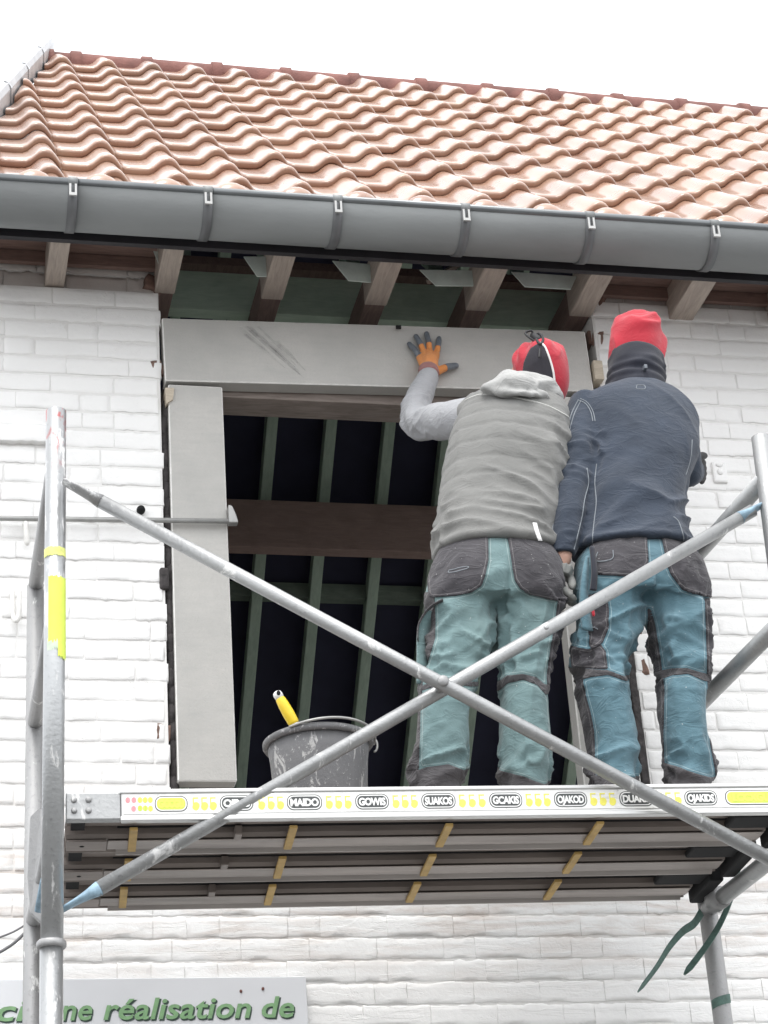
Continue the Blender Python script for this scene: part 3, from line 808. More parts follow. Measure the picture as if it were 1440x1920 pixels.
# ------------------------------------------------------------------ window surround stones
def stone(name, x0, x1, y0, y1, z0, z1, label, tilt=0.0, cat='stone'):
    c = ((x0+x1)/2, y0, (z0+z1)/2)
    o = add(name, ([(a-c[0], b-c[1], d-c[2]) for a, b, d in box(x0, x1, y0, y1, z0, z1)[0]], box(0, 1, 0, 1, 0, 1)[1]), 'stone', smooth=False)
    o.location = c; o.rotation_euler = (0, -tilt, 0)
    o.data.materials.append(MAT['stone_edge'])
    b = o.modifiers.new('bevel', 'BEVEL'); b.width = .0035; b.segments = 1; b.material = 1
    return tag(o, label, cat)
lintel = stone('stone_lintel', .760, 2.132, -.015, .045, 4.990, 5.214, 'long grey stone lintel under the gloved hand, just below the eaves', R(1.45))
_dk = [0]
def decal(parent, name, pts, mat, y=None):
    _dk[0] += 1; y = -.0004-.00012*_dk[0]
    V = [(x, y, z) for x, z in pts]+[(x, .002, z) for x, z in pts]; n = len(pts)
    return add(name, (V, [tuple(range(n))[::-1]]+[(i, (i+1) % n, n+(i+1) % n, n+i) for i in range(n)]), mat, parent, smooth=False)
lx, lz = (.760+2.132)/2, 5.102
SL_ = []
_r = random.Random(3)
for q in range(11):
    t0 = _r.uniform(0, .35) if q > 2 else 0; t1 = _r.uniform(.45, 1.0); o_ = _r.uniform(-.055, .055)
    a_ = np.array([1.022+o_, 5.192]); e_ = np.array([1.195+o_*.6, 5.010]); p_, q_ = a_+(e_-a_)*t0, a_+(e_-a_)*t1; w_ = _r.uniform(.006, .020)
    SL_.append([(p_[0]-w_*.3, p_[1]), (p_[0]+w_*.5, p_[1]+.001), ((p_[0]+q_[0])/2+w_*.6, (p_[1]+q_[1])/2), (q_[0]+w_*.1, q_[1]), (q_[0]-.001, q_[1]-.001), ((p_[0]+q_[0])/2-w_*.4, (p_[1]+q_[1])/2)])
for pts in SL_:
    decal(lintel, 'scrape', [(x-lx, z-lz) for x, z in pts], 'scratch')
add('clip', ([(a-lx, b, c-lz) for a, b, c in box(1.50, 1.516, -.019, -.012, 5.192, 5.203)[0]], box(0, 1, 0, 1, 0, 1)[1]), 'black', lintel, smooth=False)
jl = stone('stone_jamb', .772, .939, -.012, .045, 3.683, 4.962, 'upright grey stone jamb beside the left brick edge, clamped by a rod')
jr = stone('stone_jamb', 1.957, 2.132, -.012, .052, 3.560, 4.985, 'upright grey stone jamb behind the two workers, at the right brick edge')
tag(add('timber_packing', box(2.138, 2.162, -.004, .05, 3.60, 4.30), 'foam', smooth=False, bevel=.004), 'dark timber strip in the gap between right jamb and brick', 'strip')
fo = []
zz = 3.62
while zz < 4.93:
    fo.append(ellipsoid((.766+rb.uniform(-.006, .006), .035, zz), (.017, .03, .05), n=8, m=6)); zz += .055
tag(add('sealing_foam', join(*fo), 'foam'), 'dark crumbly filler down the gap left of the left jamb', 'filler')
tag(add('bracket_block', box(.734, .762, -.012, .03, 4.275, 4.345), 'foam', smooth=False, bevel=.008), 'dark worn block sticking out of the brick edge beside left jamb', 'block')
tag(add('wedge', ([(.762, -.02, 4.945), (.79, -.02, 4.945), (.785, -.02, 4.905), (.765, -.02, 4.89), (.762, .03, 4.945), (.79, .03, 4.945), (.785, .03, 4.905), (.765, .03, 4.89)], [(3, 2, 1, 0), (4, 5, 6, 7), (0, 1, 5, 4), (1, 2, 6, 5), (2, 3, 7, 6), (3, 0, 4, 7)]), 'wedge', smooth=False), 'small wooden wedge at the top left corner of the left jamb', 'wedge', 'wooden wedges')
tag(add('wedge', box(2.139, 2.170, -.03, .03, 5.045, 5.115), 'wedge', smooth=False, bevel=.003), 'wooden wedge between the right end of the lintel and the brick', 'wedge', 'wooden wedges')

# ------------------------------------------------------------------ fittings on the wall
cl = tag(empty('clamp_rod'), 'thin steel clamp rod running across the left wall to the jamb', 'clamp')
add('rod', tube([(.02, -.030, 4.470), (.955, -.030, 4.492)], .0078, 10), 'steel', cl)
add('clamp_jaw', ([(.9395, -.040, 4.483), (.968, -.040, 4.484), (.962, -.040, 4.510), (.951, -.040, 4.540), (.9395, -.040, 4.543), (.9395, -.012, 4.483), (.968, -.012, 4.484), (.962, -.012, 4.510), (.951, -.012, 4.540), (.9395, -.012, 4.543)],
    [(4, 3, 2, 1, 0), (5, 6, 7, 8, 9), (0, 1, 6, 5), (1, 2, 7, 6), (2, 3, 8, 7), (3, 4, 9, 8), (4, 0, 5, 9)]), 'steel', cl, smooth=False, bevel=.003)
def hook(pts, r, label, mat='white_iron'):
    o = add('wall_hook', capsule(spline(pts, 16), r, 10), mat); return tag(o, label, 'hook', 'hooks in the wall')
hook([(.345, .01, 4.475), (.345, -.030, 4.462), (.347, -.032, 4.43), (.349, -.028, 4.40)], .008, 'white painted hook on the left wall just under the clamp rod')
hook([(.309, .01, 4.245), (.309, -.022, 4.245), (.311, -.026, 4.18), (.318, -.032, 4.150), (.327, -.036, 4.165), (.328, -.036, 4.24)], .0075, 'long J shaped hook on the left wall below the clamp rod')
tag(add('knob', ellipsoid((.682, -.014, 4.527), (.013, .018, .013)), 'black'), 'round black knob on white wall just above the clamp rod', 'knob')
an = tag(add('anchor_plate', box(2.500, 2.548, -.012, .004, 4.70, 4.775), 'brick', smooth=False, bevel=.006), 'painted over anchor plate on the white wall right of the navy worker', 'plate')
add('bolt', ellipsoid((2.523, -.012, 4.735), (.011, .007, .011), n=10, m=6), 'brick', an)
add('bolt', ellipsoid((2.523, -.012, 4.760), (.013, .006, .008), n=10, m=6), 'brick', an)

# ------------------------------------------------------------------ sign
sg = tag(empty('sign'), 'pale grey sign with green slanted lettering at the foot of the wall', 'sign')
add('panel', box(.06, 1.104, -.030, -.006, 2.70, 3.121), 'sign', sg, smooth=False, bevel=.002)
for txt, xa, xb, z in (('Ici,', .245, .376, 3.011), ('une', .408, .528, 3.011), ('r\u00e9alisation', .557, .950, 3.011), ('de', .979, 1.067, 3.011)):
    for nm, bold, ex, dx, dz, y, mt in (('letter_shadow', .0022, .0005, .0035, -.0035, -.0306, 'signdark'), ('lettering', .0014, .0006, 0, 0, -.0322, 'signgreen')):
        V, F = text_mesh(txt, .080, bold, .22, ex, 'LEFT', 1.02)
        x0_, x1_ = min(v[0] for v in V), max(v[0] for v in V); s_ = (xb-xa)/(x1_-x0_)
        add(nm, upright(([((v[0]-x0_)*s_, v[1], v[2]) for v in V], F), xa+dx, y, z+dz), mt, sg, smooth=False)
for x, z in ((.985, 3.088), (.925, 3.082)):
    add('screw', ellipsoid((x, -.031, z), (.004, .003, .005), n=8, m=5), 'ridge', sg)

# ------------------------------------------------------------------ scaffold (local frame: x along the deck, y towards the wall)
SCROT = R(-3.054)
sc = tag(empty('scaffold', (.36, -.961, 0), SCROT), 'aluminium tube scaffold with crossed diagonal braces in front of the wall', 'scaffold')
def polyline(P, r, mat, name, parent, n=18):
    return add(name, tube(P, r, n), mat, parent)
# uprights
pl_ = polyline([(-.006, 0, 0), (-.006, 0, 2.955)], .0262, 'alu_pole', 'upright', sc, 24)
pu_ = polyline([(-.005, 0, 2.945), (.003, 0, 4.313)], .0254, 'alu_pole', 'upright', sc, 24)
add('collar', tube([(-.006, 0, 2.938), (-.006, 0, 2.942), (-.006, 0, 2.952), (-.006, 0, 2.956)], [.030, .0335, .0335, .030], 24), 'alu_dark', pl_)
def ring(z0, z1, a0, a1, r, name, mat, parent, wob=0.0, seed=1):
    n, V, F = 26, [], []; rr = random.Random(seed)
    A = np.linspace(a0, a1, n)
    lo = [z0+wob*rr.uniform(-1, 1) for _ in A]; hi = [z1+wob*rr.uniform(-1, 1)*.6 for _ in A]
    for i, a in enumerate(A):
        V += [(.0005+r*math.cos(a), r*math.sin(a), lo[i]), (.0005+r*math.cos(a), r*math.sin(a), hi[i])]
    F = [(2*i, 2*i+2, 2*i+3, 2*i+1) for i in range(n-1)]
    return add(name, (V, F), mat, parent)
ring(3.676, 3.845, R(-128), R(-8), .0262, 'tape', 'hivis', pu_, .006, 3)
ring(3.634, 3.70, R(-75), R(-8), .0263, 'tape', 'hivis', pu_, .005, 5)
ring(3.655, 3.684, R(-140), R(-70), .02615, 'tape', 'hivis_scrap', pu_, .005, 7)
ring(3.902, 3.925, R(-175), R(-5), .0262, 'tape', 'hivis_old', pu_, .002, 9)
polyline([(-.042, .69, 0), (-.040, .69, 2.6), (-.036, .69, 4.150)], .0254, 'alu_dark', 'upright', sc, 20)
polyline([(1.792, 0, 0), (1.812, 0, 3.2), (1.842, 0, 4.272)], .0254, 'alu', 'upright', sc, 24)
polyline([(1.772, .70, 0), (1.757, .70, 2.9), (1.752, .70, 4.185)], .0254, 'alu_dark', 'upright', sc, 24)
# rungs of the end frames
for z in (4.150, 3.745, 3.205, 2.72, 2.2, 1.6, 1.0, .4):
    polyline([(-.002, .0, z), (-.038, .69, z)], .0205, 'alu_dark', 'rung', sc, 16)
    polyline([(1.835 if z > 4 else 1.822, .0, z), (1.754, .70, z)], .0225, 'alu', 'rung', sc, 18)
# braces with flattened blue ends
def brace(a, b, y, front):
    a, b = np.array([a[0], y, a[1]]), np.array([b[0], y, b[1]]); d = (b-a)/np.linalg.norm(b-a)
    o = polyline([a+d*.10, b-d*.06], .0172, 'alu', 'diagonal_brace', sc, 20)
    for p, s in ((a, 1), (b, -1)):
        V, F = tube([p+d*s*.0, p+d*s*.04, p+d*s*.075, p+d*s*.105], [.017, .0225, .021, .0180], 16, True, [.006, .0065, .011, .0178])
        add('blue_end' if (front == (s > 0)) else 'brace_end', (V, F), 'bluepaint' if (not front) else 'alu_dark', o)
    return o
b1 = brace((.020, 4.094), (1.835, 3.014), -.040, True)
b2 = brace((.010, 3.026), (1.845, 4.092), .012, False)
bo = add('bolt', join(tube([(.922, -.064, 3.557), (.922, .035, 3.557)], .010, 14), ), 'alu', b1)
add('bolt_head', tube([(.922, -.066, 3.557), (.922, -.061, 3.557), (.922, -.056, 3.557)], [.010, .014, .014], 16), 'alu_dark', b1)
add('rivet', ellipsoid((1.205, -.004, 3.722), (.007, .004, .007), n=10, m=6), 'alu', b2)
add('rivet', ellipsoid((.078, -.056, 4.061), (.006, .004, .005), n=8, m=6), 'black', b1)
# clamp where the lowest rung meets the rear post on the right
add('clamp', tube([(1.754, .63, 3.205), (1.760, .585, 3.205)], [.030, .030], 16), 'alu_dark', sc)
# wire-form hook frame behind the left post
add('hook_frame', ([(-.052, .32, 3.36), (-.030, .30, 3.375), (-.012, .30, 3.37), (-.018, .30, 3.20), (-.025, .34, 3.10), (-.050, .36, 3.13), (-.058, .35, 3.22),
                    (-.052, .34, 3.36), (-.030, .32, 3.375), (-.012, .32, 3.37), (-.018, .32, 3.20), (-.025, .36, 3.10), (-.050, .38, 3.13), (-.058, .37, 3.22)],
    [(6, 5, 4, 3, 2, 1, 0), (7, 8, 9, 10, 11, 12, 13)]+[(i, (i+1) % 7, 7+(i+1) % 7, 7+i) for i in range(7)]), 'alu_dark', sc, smooth=False, bevel=.003)
add('brace_end', tube([(-.030, .20, 3.085), (-.020, .12, 3.125), (-.010, .06, 3.17)], [.012, .012, .006], 10, True, [.006, .006, .006]), 'bluepaint', sc)

# ------------------------------------------------------------------ platform
pf = tag(empty('scaffold_platform', (.36, -.961, 0), SCROT), 'aluminium deck with white sticker edge that the two workers stand on', 'platform')
fb = add('edge_beam', box(.153, 1.80, .002, .030, 3.238, 3.308), 'beam_alu', pf, smooth=False, bevel=.0025)
add('beam_lip', box(.151, 1.801, -.003, .010, 3.301, 3.3105), 'beam_alu', pf, smooth=False, bevel=.002)
add('beam_lip', box(.151, 1.801, -.003, .012, 3.2345, 3.2455), 'beam_alu', pf, smooth=False, bevel=.002)
ep = add('end_plate', box(.026, .152, .004, .030, 3.240, 3.306), 'alu', pf, smooth=False, bevel=.003)
for x in (.045, .078):
    for z in (3.262, 3.288):
        add('bolt', tube([(x, .006, z), (x, .0, z), (x, -.002, z)], [.0075, .007, .004], 10), 'alu_dark', ep)
def extrude_prof(pts, x0, x1):
    n = len(pts); V = [(x, y, z) for x in (x0, x1) for y, z in pts]
    F = [(i, (i+1) % n, n+(i+1) % n, n+i) for i in range(n)]; F = [f[::-1] for f in F]
    return V, F
for k, y0 in enumerate((.032, .262, .488)):
    w_ = .218
    pr = [(0, 3.304), (0, 3.262), (.006, 3.258), (.082, 3.262), (.090, 3.270), (.092, 3.292), (.104, 3.292), (.106, 3.250), (.112, 3.241), (.170, 3.238), (.186, 3.246), (.196, 3.246), (.204, 3.238), (w_, 3.242), (w_, 3.304)]
    xa = .030; xb = (1.748, 1.712, 1.690)[k]
    p_ = add('deck_plank', extrude_prof([(y0+a, b) for a, b in pr], xa, xb), 'plank', pf, smooth=False)
    add('flange_lip', extrude_prof([(y0+a, b) for a, b in ((.186, 3.2452), (.196, 3.2452), (.204, 3.2365), (.214, 3.2385), (.214, 3.233), (.203, 3.231), (.195, 3.240), (.186, 3.240))], .150, xb-.01), 'plank_lip', p_, smooth=False)
    add('slot', box(.150, xb-.015, y0+.0915, y0+.1050, 3.264, 3.2915), 'black', p_, smooth=False)
    add('flange', box(.128, xb-.004, y0+.114, y0+.176, 3.2350, 3.2375), 'flange', p_, smooth=False, bevel=.001)
    for j, x in enumerate((.183, .557, .930, 1.300)):
        if x > xb: continue
        s = -.004*k
        V, F = box(x-.0095, x+.0095, y0+.012, y0+.172, 3.2265, 3.2345)
        add('stiffener', ([(a+(b-y0)*.02, b, c) for a, b, c in V], F), 'ochre', p_, smooth=False, bevel=.0015)
        add('rivet', ellipsoid((x+.002, y0+.030, 3.229), (.0035, .0035, .002), n=8, m=4), 'black', p_)
    add('keeper', box(.425-.012*k, .443-.012*k, y0+.075, y0+.118, 3.234, 3.258), 'plank', p_, smooth=False, bevel=.003)
    add('dark_opening', box(.040, .072, y0+.010, y0+.078, 3.250, 3.2575), 'black', p_, smooth=False)  # black box standing in for the darkness of the opening at the plank end
    add('end_sleeve', box(.032, .125, y0+.108, y0+.175, 3.232, 3.2375), 'plank', p_, smooth=False)
    add('hole', ellipsoid((.068, y0+.142, 3.2318), (.006, .006, .0012), n=10, m=4), 'black', p_)
    add('hook_block', box(xb-.115, xb+.045, y0-.002, y0+.088, 3.236, 3.2555), 'black', p_, smooth=False, bevel=.006)
    add('hook_block', box(xb+.012, xb+.05, y0-.004, y0+.20, 3.218, 3.298), 'black', p_, smooth=False, bevel=.006)
    if k < 2: add('label_strip', box(.20+.06*k, .40+.05*k, y0+.008+.002*k, y0+.019, 3.2555, 3.2575), 'plank_lip', p_, smooth=False)
# sticker
st = add('sticker', box(.158, 1.799, -.0002, .003, 3.251, 3.2985), 'sticker_scuffed', pf, smooth=False)
ZS, ZE = 3.2565, 3.2925
def rrect(x0, x1, z0, z1, y, r=None, n=6):
    r = r or (z1-z0)*.42; P = []
    for cx, cz, a in ((x1-r, z1-r, 0), (x0+r, z1-r, 90), (x0+r, z0+r, 180), (x1-r, z0+r, 270)):
        for i in range(n+1):
            t = R(a+90*i/n); P.append((cx+r*math.cos(t), cz+r*math.sin(t)))
    V = [(x, y, z) for x, z in P]+[(x, .001, z) for x, z in P]; k = len(P)
    return V, [tuple(range(k))[::-1]]+[(i, (i+1) % k, k+(i+1) % k, k+i) for i in range(k)]
def logo(x0, x1, txt, lime=False):
    add('logo_ring', rrect(x0, x1, ZS-.001, ZE+.001, -.0008), 'ink', st, smooth=False)
    add('logo_ring', rrect(x0+.0022, x1-.0022, ZS+.0012, ZE-.0012, -.0012), 'sticker', st, smooth=False)
    add('logo_plate', rrect(x0+.0048, x1-.0048, ZS+.0038, ZE-.0038, -.0016), 'lime' if lime else 'ink', st, smooth=False)
    V, F = text_mesh(txt, .0245, .0011, 0, .0002, 'CENTER', .92)
    xs = [v[0] for v in V]; s_ = min(1.0, (x1-x0-.016)/(max(xs)-min(xs))) if xs else 1; mid = (max(xs)+min(xs))/2
    V = [((v[0]-mid)*s_, v[1], v[2]) for v in V]
    add('logo_text', upright((V, F), (x0+x1)/2, -.0020, ZS+.0092), 'lemon' if lime else 'sticker', st, smooth=False)
logo(.230, .306, 'GCCGU', True)
for a, b, t in ((.381, .459, 'OJINB'), (.538, .621, 'MAIDO'), (.700, .780, 'GOWIS'), (.858, .940, 'SUAKOS'), (1.022, 1.102, 'GCAKIS'), (1.180, 1.261, 'OJAKOD'), (1.341, 1.424, 'DUAKIS'), (1.503, 1.585, 'OJAKIDS')):
    logo(a, b, t)
logo(1.605, 1.735, 'LCCXGU', True)
def lemon(x, mat='lemon', s=1.0):
    P = [(x+.0085*s*math.cos(t)*(1+.12*math.sin(2*t)), (ZS+.0115)+.0105*s*math.sin(t)) for t in np.linspace(0, 2*math.pi, 12, endpoint=False)]
    V = [(a, -.0008, b) for a, b in P]+[(a, .001, b) for a, b in P]; n = 12
    v2, f2 = box(x-.0075, x-.0045, -.0009, .001, ZS+.012, ZE-.003); v3, f3 = box(x-.0075, x+.006, -.0010, .001, ZE-.006, ZE-.003)
    add('fruit_mark', join((V, [tuple(range(n))[::-1]]+[(i, (i+1) % n, n+(i+1) % n, n+i) for i in range(n)]), (v2, f2), (v3, f3)), mat, st, smooth=False)
for a, b in ((.319, .372), (.472, .530), (.631, .690), (.790, .848), (.949, 1.012), (1.112, 1.170), (1.270, 1.331), (1.434, 1.494)):
    for t in (.12, .5, .88): lemon(a+(b-a)*t)
for i, (x, z, mt) in enumerate(((.168, ZE-.008, 'pink'), (.182, ZE-.008, 'pink'), (.181, ZS+.007, 'pink'), (.196, ZE-.008, 'lemon'), (.208, ZE-.008, 'lemon'), (.220, ZE-.008, 'lemon'), (.196, ZS+.008, 'lime'), (.208, ZS+.008, 'lime'), (.220, ZS+.007, 'lemon'))):
    V, F = rrect(x-.0055, x+.0055, z-.007, z+.007, -.0008); add('dot_mark', (V, F), mt, st, smooth=False)

# ------------------------------------------------------------------ bucket and tool
BX, BY, BZ0, BZ1 = 1.046, -.66, 3.311, 3.552
def lathe(c, prof_, n=40):
    V, F = [], []
    for r_, z in prof_:
        for j in range(n): a = 2*math.pi*j/n; V.append((c[0]+r_*math.cos(a), c[1]+r_*math.sin(a), z))
    F = [(i*n+j, i*n+(j+1) % n, (i+1)*n+(j+1) % n, (i+1)*n+j) for i in range(len(prof_)-1) for j in range(n)]
    F.append(tuple(range(n))[::-1]); return V, F
bk = tag(empty('bucket', (BX, BY, BZ0), worldverts=True), 'black mortar splashed bucket standing on the deck left of the workers', 'bucket')
add('pail', lathe((BX, BY), [(.108, BZ0), (.110, BZ0+.006), (.124, BZ1-.05), (.130, BZ1-.012), (.127, BZ1-.012), (.121, BZ1-.05), (.105, BZ0+.012), (.001, BZ0+.012)]), 'bucket', bk)
add('rim', lathe((BX, BY), [(.129, BZ1-.014), (.137, BZ1-.015), (.1415, BZ1-.008), (.1415, BZ1), (.137, BZ1+.003), (.130, BZ1+.002), (.127, BZ1-.01)])[0:2], 'bucket', bk)
hp = [(BX+.1445*math.cos(a), BY+.1445*math.sin(a), BZ1-.002+.016*math.sin((a-R(-130))/R(130)*math.pi)) for a in np.linspace(R(-130), R(0), 26)]
add('handle', tube(spline(hp, 40), .0035, 8), 'steel', bk)
add('handle_ear', tube([(BX+.142+.009*math.cos(t), BY-.01, BZ1-.008+.018*math.sin(t)) for t in np.linspace(-1.7, 2.2, 14)], .0030, 8), 'steel', bk)
tr = tag(empty('brush', (.97, -.66, 3.5), worldverts=True), 'brush with a yellow handle standing in the bucket', 'brush')
ta, tb = np.array([.944, -.66, 3.690]), np.array([.990, -.655, 3.600]); d_ = tb-ta
add('grip', tube([ta+d_*t for t in (.18, .22, .4, .65, .9, .98)], [.010, .0125, .0145, .0155, .0145, .012], 16), 'yellow_plastic', tr)
add('grip_cap', tube([ta+d_*t for t in (0, .03, .10, .20)], [.006, .0105, .0125, .0115], 16), 'sticker', tr)
add('hang_hole', ellipsoid(ta+d_*.09+np.array([0, -.0115, 0]), (.0055, .003, .007), n=10, m=6), 'black', tr)
add('ferrule', tube([ta+d_*t for t in (.96, 1.02, 1.16)], [.0125, .0135, .012], 16), 'alu', tr)
add('bristles', tube([ta+d_*t for t in (1.15, 1.35, 2.1)], [.012, .028, .034], 14, True, [.012, .014, .016]), 'wedge', tr)

# ------------------------------------------------------------------ straps and cables
def ribbon(P, w, tw0, tw1, th=.0018, n=30):
    P = spline(P, n); T, N, B = frames(P); V, F = [], []
    for i in range(n):
        f = i/(n-1); a = tw0+(tw1-tw0)*f; ww = w*(1 if f < .93 else 1-(f-.93)/.07*.75)
        s = N[i]*math.cos(a)+B[i]*math.sin(a); u = -N[i]*math.sin(a)+B[i]*math.cos(a)
        for p, q in ((-1, -1), (1, -1), (1, 1), (-1, 1)): V.append(P[i]+s*ww/2*p+u*th/2*q)
    F = [(i*4+j, i*4+(j+1) % 4, (i+1)*4+(j+1) % 4, (i+1)*4+j) for i in range(n-1) for j in range(4)]+[(3, 2, 1, 0), tuple((n-1)*4+j for j in range(4))]
    return V, F
s1 = add('strap_end', ribbon([(2.236, -.44, 3.330), (2.215, -.43, 3.27), (2.198, -.42, 3.222), (2.170, -.42, 3.171), (2.136, -.42, 3.121), (2.086, -.42, 3.063), (2.036, -.42, 3.010)], .021, 1.35, .75), 'strap', smooth=False)
tag(s1, 'green webbing strap end hanging in front of the right rear post', 'strap', 'green strap ends')
s2 = add('strap_end', ribbon([(2.115, -.40, 3.185), (2.085, -.41, 3.150), (2.047, -.42, 3.126), (2.005, -.42, 3.085), (1.961, -.42, 3.029), (1.903, -.42, 2.966)], .023, 1.35, .65), 'strap', smooth=False)
tag(s2, 'green webbing strap end hanging left of the right rear post', 'strap', 'green strap ends')
_an = np.linspace(R(-170), R(10), 14)
_lg = [(1.7572+.0272*math.cos(t), .70+.0272*math.sin(t), 2.944+.020*i/13) for i, t in enumerate(_an)]
_c, _s = math.cos(SCROT), math.sin(SCROT)
_wv = [(.36+x*_c-y*_s, -.961+x*_s+y*_c, z+dz) for x, y, z in _lg for dz in (-.012, .012)]
add('strap_wrap', (_wv, [(2*i, 2*i+2, 2*i+3, 2*i+1) for i in range(13)]), 'strap', s1)
tag(add('cable', tube(spline([(.10, -.2, 3.06), (.278, -.2, 3.146), (.34, -.2, 3.195), (.384, -.2, 3.248), (.43, -.2, 3.32)], 20), .0042, 8), 'cable'), 'thick grey cable sagging behind the left post', 'cable', 'cables at the left')
tag(add('cable', tube(spline([(.10, -.2, 3.12), (.278, -.2, 3.185), (.332, -.2, 3.211), (.386, -.2, 3.250), (.43, -.2, 3.30)], 20), .0026, 8), 'cable'), 'thin grey cable above the thicker one behind the left post', 'cable', 'cables at the left')

# ------------------------------------------------------------------ people
def head_parts(c, s=1.0, yaw=0.0, pitch=0.0, roll=0.0):
    """head facing +Y: skull, jaw, nose, ears, lips, brow"""
    from mathutils import Euler
    rot = Euler((pitch, roll, yaw)).to_matrix(); C_ = np.array(c)
    def E_(p, r): 
        V, F = ellipsoid((0, 0, 0), r, n=18, m=12); V = (np.array(V)+np.array(p))*s
        return (np.array([rot @ Vector(v) for v in V])+C_).tolist(), F
    return [E_((0, -.008, .025), (.073, .092, .088)), E_((0, .03, -.035), (.056, .060, .072)), E_((0, .094, -.012), (.011, .018, .020)), E_((0, .083, .010), (.009, .016, .026)),
            E_((0, .082, -.052), (.024, .012, .006)), E_((0, .081, -.062), (.022, .012, .006)), E_((0, .070, -.088), (.022, .020, .016)), E_((-.032, .079, .030), (.024, .010, .007)), E_((.032, .079, .030), (.024, .010, .007)),
            E_((-.031, .078, .012), (.013, .008, .008)), E_((.031, .078, .012), (.013, .008, .008)), E_((-.076, -.004, -.008), (.009, .018, .030)), E_((.076, -.004, -.008), (.009, .018, .030))]
def shrink(rows, d): return [(x, y, z, max(a-d, .02), max(b-d, .02)) for x, y, z, a, b in rows]
def hand_parts(wrist, knuckles, fingers, thumb, r=.0088, palm_t=.015):
    """palm slab from wrist to knuckle row, four finger chains, thumb chain from the palm's side"""
    parts = []
    W = np.array(wrist); K = [np.array(k) for k in knuckles]
    for k in K: parts.append(capsule([W+(k-W)*.12, W+(k-W)*.55, k], [palm_t, palm_t*.95, palm_t*.72], 10))
    for f in fingers: parts.append(capsule(spline(f, 8), np.linspace(r*1.08, r*.86, 8), 10))
    parts.append(capsule(spline(thumb, 8), np.linspace(r*1.55, r*1.0, 8), 10))
    return parts

def person(base, label):
    o = empty('person', base, worldverts=True); return o

FS = 2.6
def trousers(root, hip, lleg, rleg, mat, seed, KX, KZ, panels, boots=True):
    sl_ = lambda rows, s: [(x+s*.0035 if z < 3.93 else x, y, z, a-(.0065 if z < 3.93 else .002), b-.006) for x, y, z, a, b in rows]
    V, F = bool_remesh([loft(hip, 44), loft(sl_(lleg, -1), 36), loft(sl_(rleg, 1), 36)], .0066, 6)
    N = normals(V, F); z = V[:, 2]; x = V[:, 0]
    zk, zcr, zb = 3.735, 3.965, 3.44
    xm = np.mean([r_[0] for r_ in hip]); side = np.where(x < xm, -1.0, 1.0)
    Vs = V.copy(); Vs[:, 0] = x*1.0
    d = np.zeros(len(V))
    # drag lines fanning from the crotch, creases behind the knees, bunching at the hems
    fl = folds(V, (1.0, 0, .55), .040, .20, seed); fr = folds(V, (1.0, 0, -.50), .040, .20, seed+1)
    f1 = np.where(side < 0, fl, fr)
    d += .024*f1*bell(z, 3.90, .085)
    f2 = folds(V, (1, 0, .15), .030, .12, seed+2); d += .020*f2*bell(z, zk, .055)
    f2b = np.where(side < 0, folds(V, (1, 0, -.6), .034, .16, seed+21), folds(V, (1, 0, .6), .034, .16, seed+22)); d += .019*f2b*bell(z, 3.80, .06)
    f3 = np.where(side < 0, folds(V, (1, 0, .35), .034, .14, seed+3), folds(V, (1, 0, -.35), .034, .14, seed+4)); d += .024*f3*bell(z, 3.475, .055)
    f4 = folds(V, (.25, 0, 1), .060, .30, seed+5); d += .009*f4*sstep(z, 3.45, 3.55)*(1-sstep(z, 4.0, 4.08))
    d += .004*(vnoise(V*45, seed+6)-.5)
    # seat crease
    d -= .012*bell(x, xm, .010)*bell(z, 3.965, .05)*(N[:, 1] < 0)
    V = V+N*d[:, None]
    V = relax(V, F, 1); N = normals(V, F)
    U = V[:, 0]-(V[:, 1]+.77)*KX; W = V[:, 2]-(V[:, 1]+.77)*KZ
    bv = bvh_of(V, F)
    cur = (V, F); res = []
    for name, fn, mt, off in panels:
        V, F = cur; N = normals(V, F)
        U = V[:, 0]-(V[:, 1]+.77)*KX; W = V[:, 2]-(V[:, 1]+.77)*KZ
        f = fn(V, N, U, W)
        if f.min() > -1e-4: continue
        I, O_ = split(V, F, f)
        res.append((name, I, mt, off)); cur = (O_[0], O_[1]); last = O_[2]
    V, F = cur; N = normals(V, F); U = V[:, 0]-(V[:, 1]+.77)*KX; W = V[:, 2]-(V[:, 1]+.77)*KZ
    sd = np.full(len(V), 1.0)
    for name, fn, mt, off in panels: sd = np.minimum(sd, np.abs(fn(V, N, U, W)))
    t = add('trousers', (V, F), mat, root, attrs={'sd': sd})
    for name, I, mt, off in res:
        if len(I[1]) == 0: continue
        n0 = len(I[0])
        S = shell(I[0], I[1], off)
        a = np.concatenate([np.abs(I[2]), np.zeros(len(S[0])-n0)])
        # a panel may come out in several pieces: left and right each become a part
        pieces(name, S, a, mt, t)
    return t, bv
def pieces(name, VF, a, mt, parent):
    V, F = np.asarray(VF[0]), VF[1]; par = list(range(len(V)))
    def find(i):
        while par[i] != i: par[i] = par[par[i]]; i = par[i]
        return i
    for f in F:
        r0 = find(f[0])
        for i in f[1:]: par[find(i)] = r0
    grp = {}
    for f in F: grp.setdefault(find(f[0]), []).append(f)
    for fs in grp.values():
        if len(fs) < 12: continue
        u = sorted({i for f in fs for i in f}); mp = {x: i for i, x in enumerate(u)}
        add(name, (V[u], [tuple(mp[i] for i in f) for f in fs]), mt, parent, attrs={'sd': a[u]})
back = lambda N, t=.30: (N[:, 1]-t)*.06
def poly_panel(poly, t=.30): return lambda V, N, U, W: np.maximum(poly_sd(U, W, poly), back(N, t))
def below(pts): return lambda V, N, U, W: line_off(U, W, pts)
def between(pts, w0, w1): return lambda V, N, U, W: np.maximum(line_off(U, W, pts)-w1, -(line_off(U, W, pts)-w0))
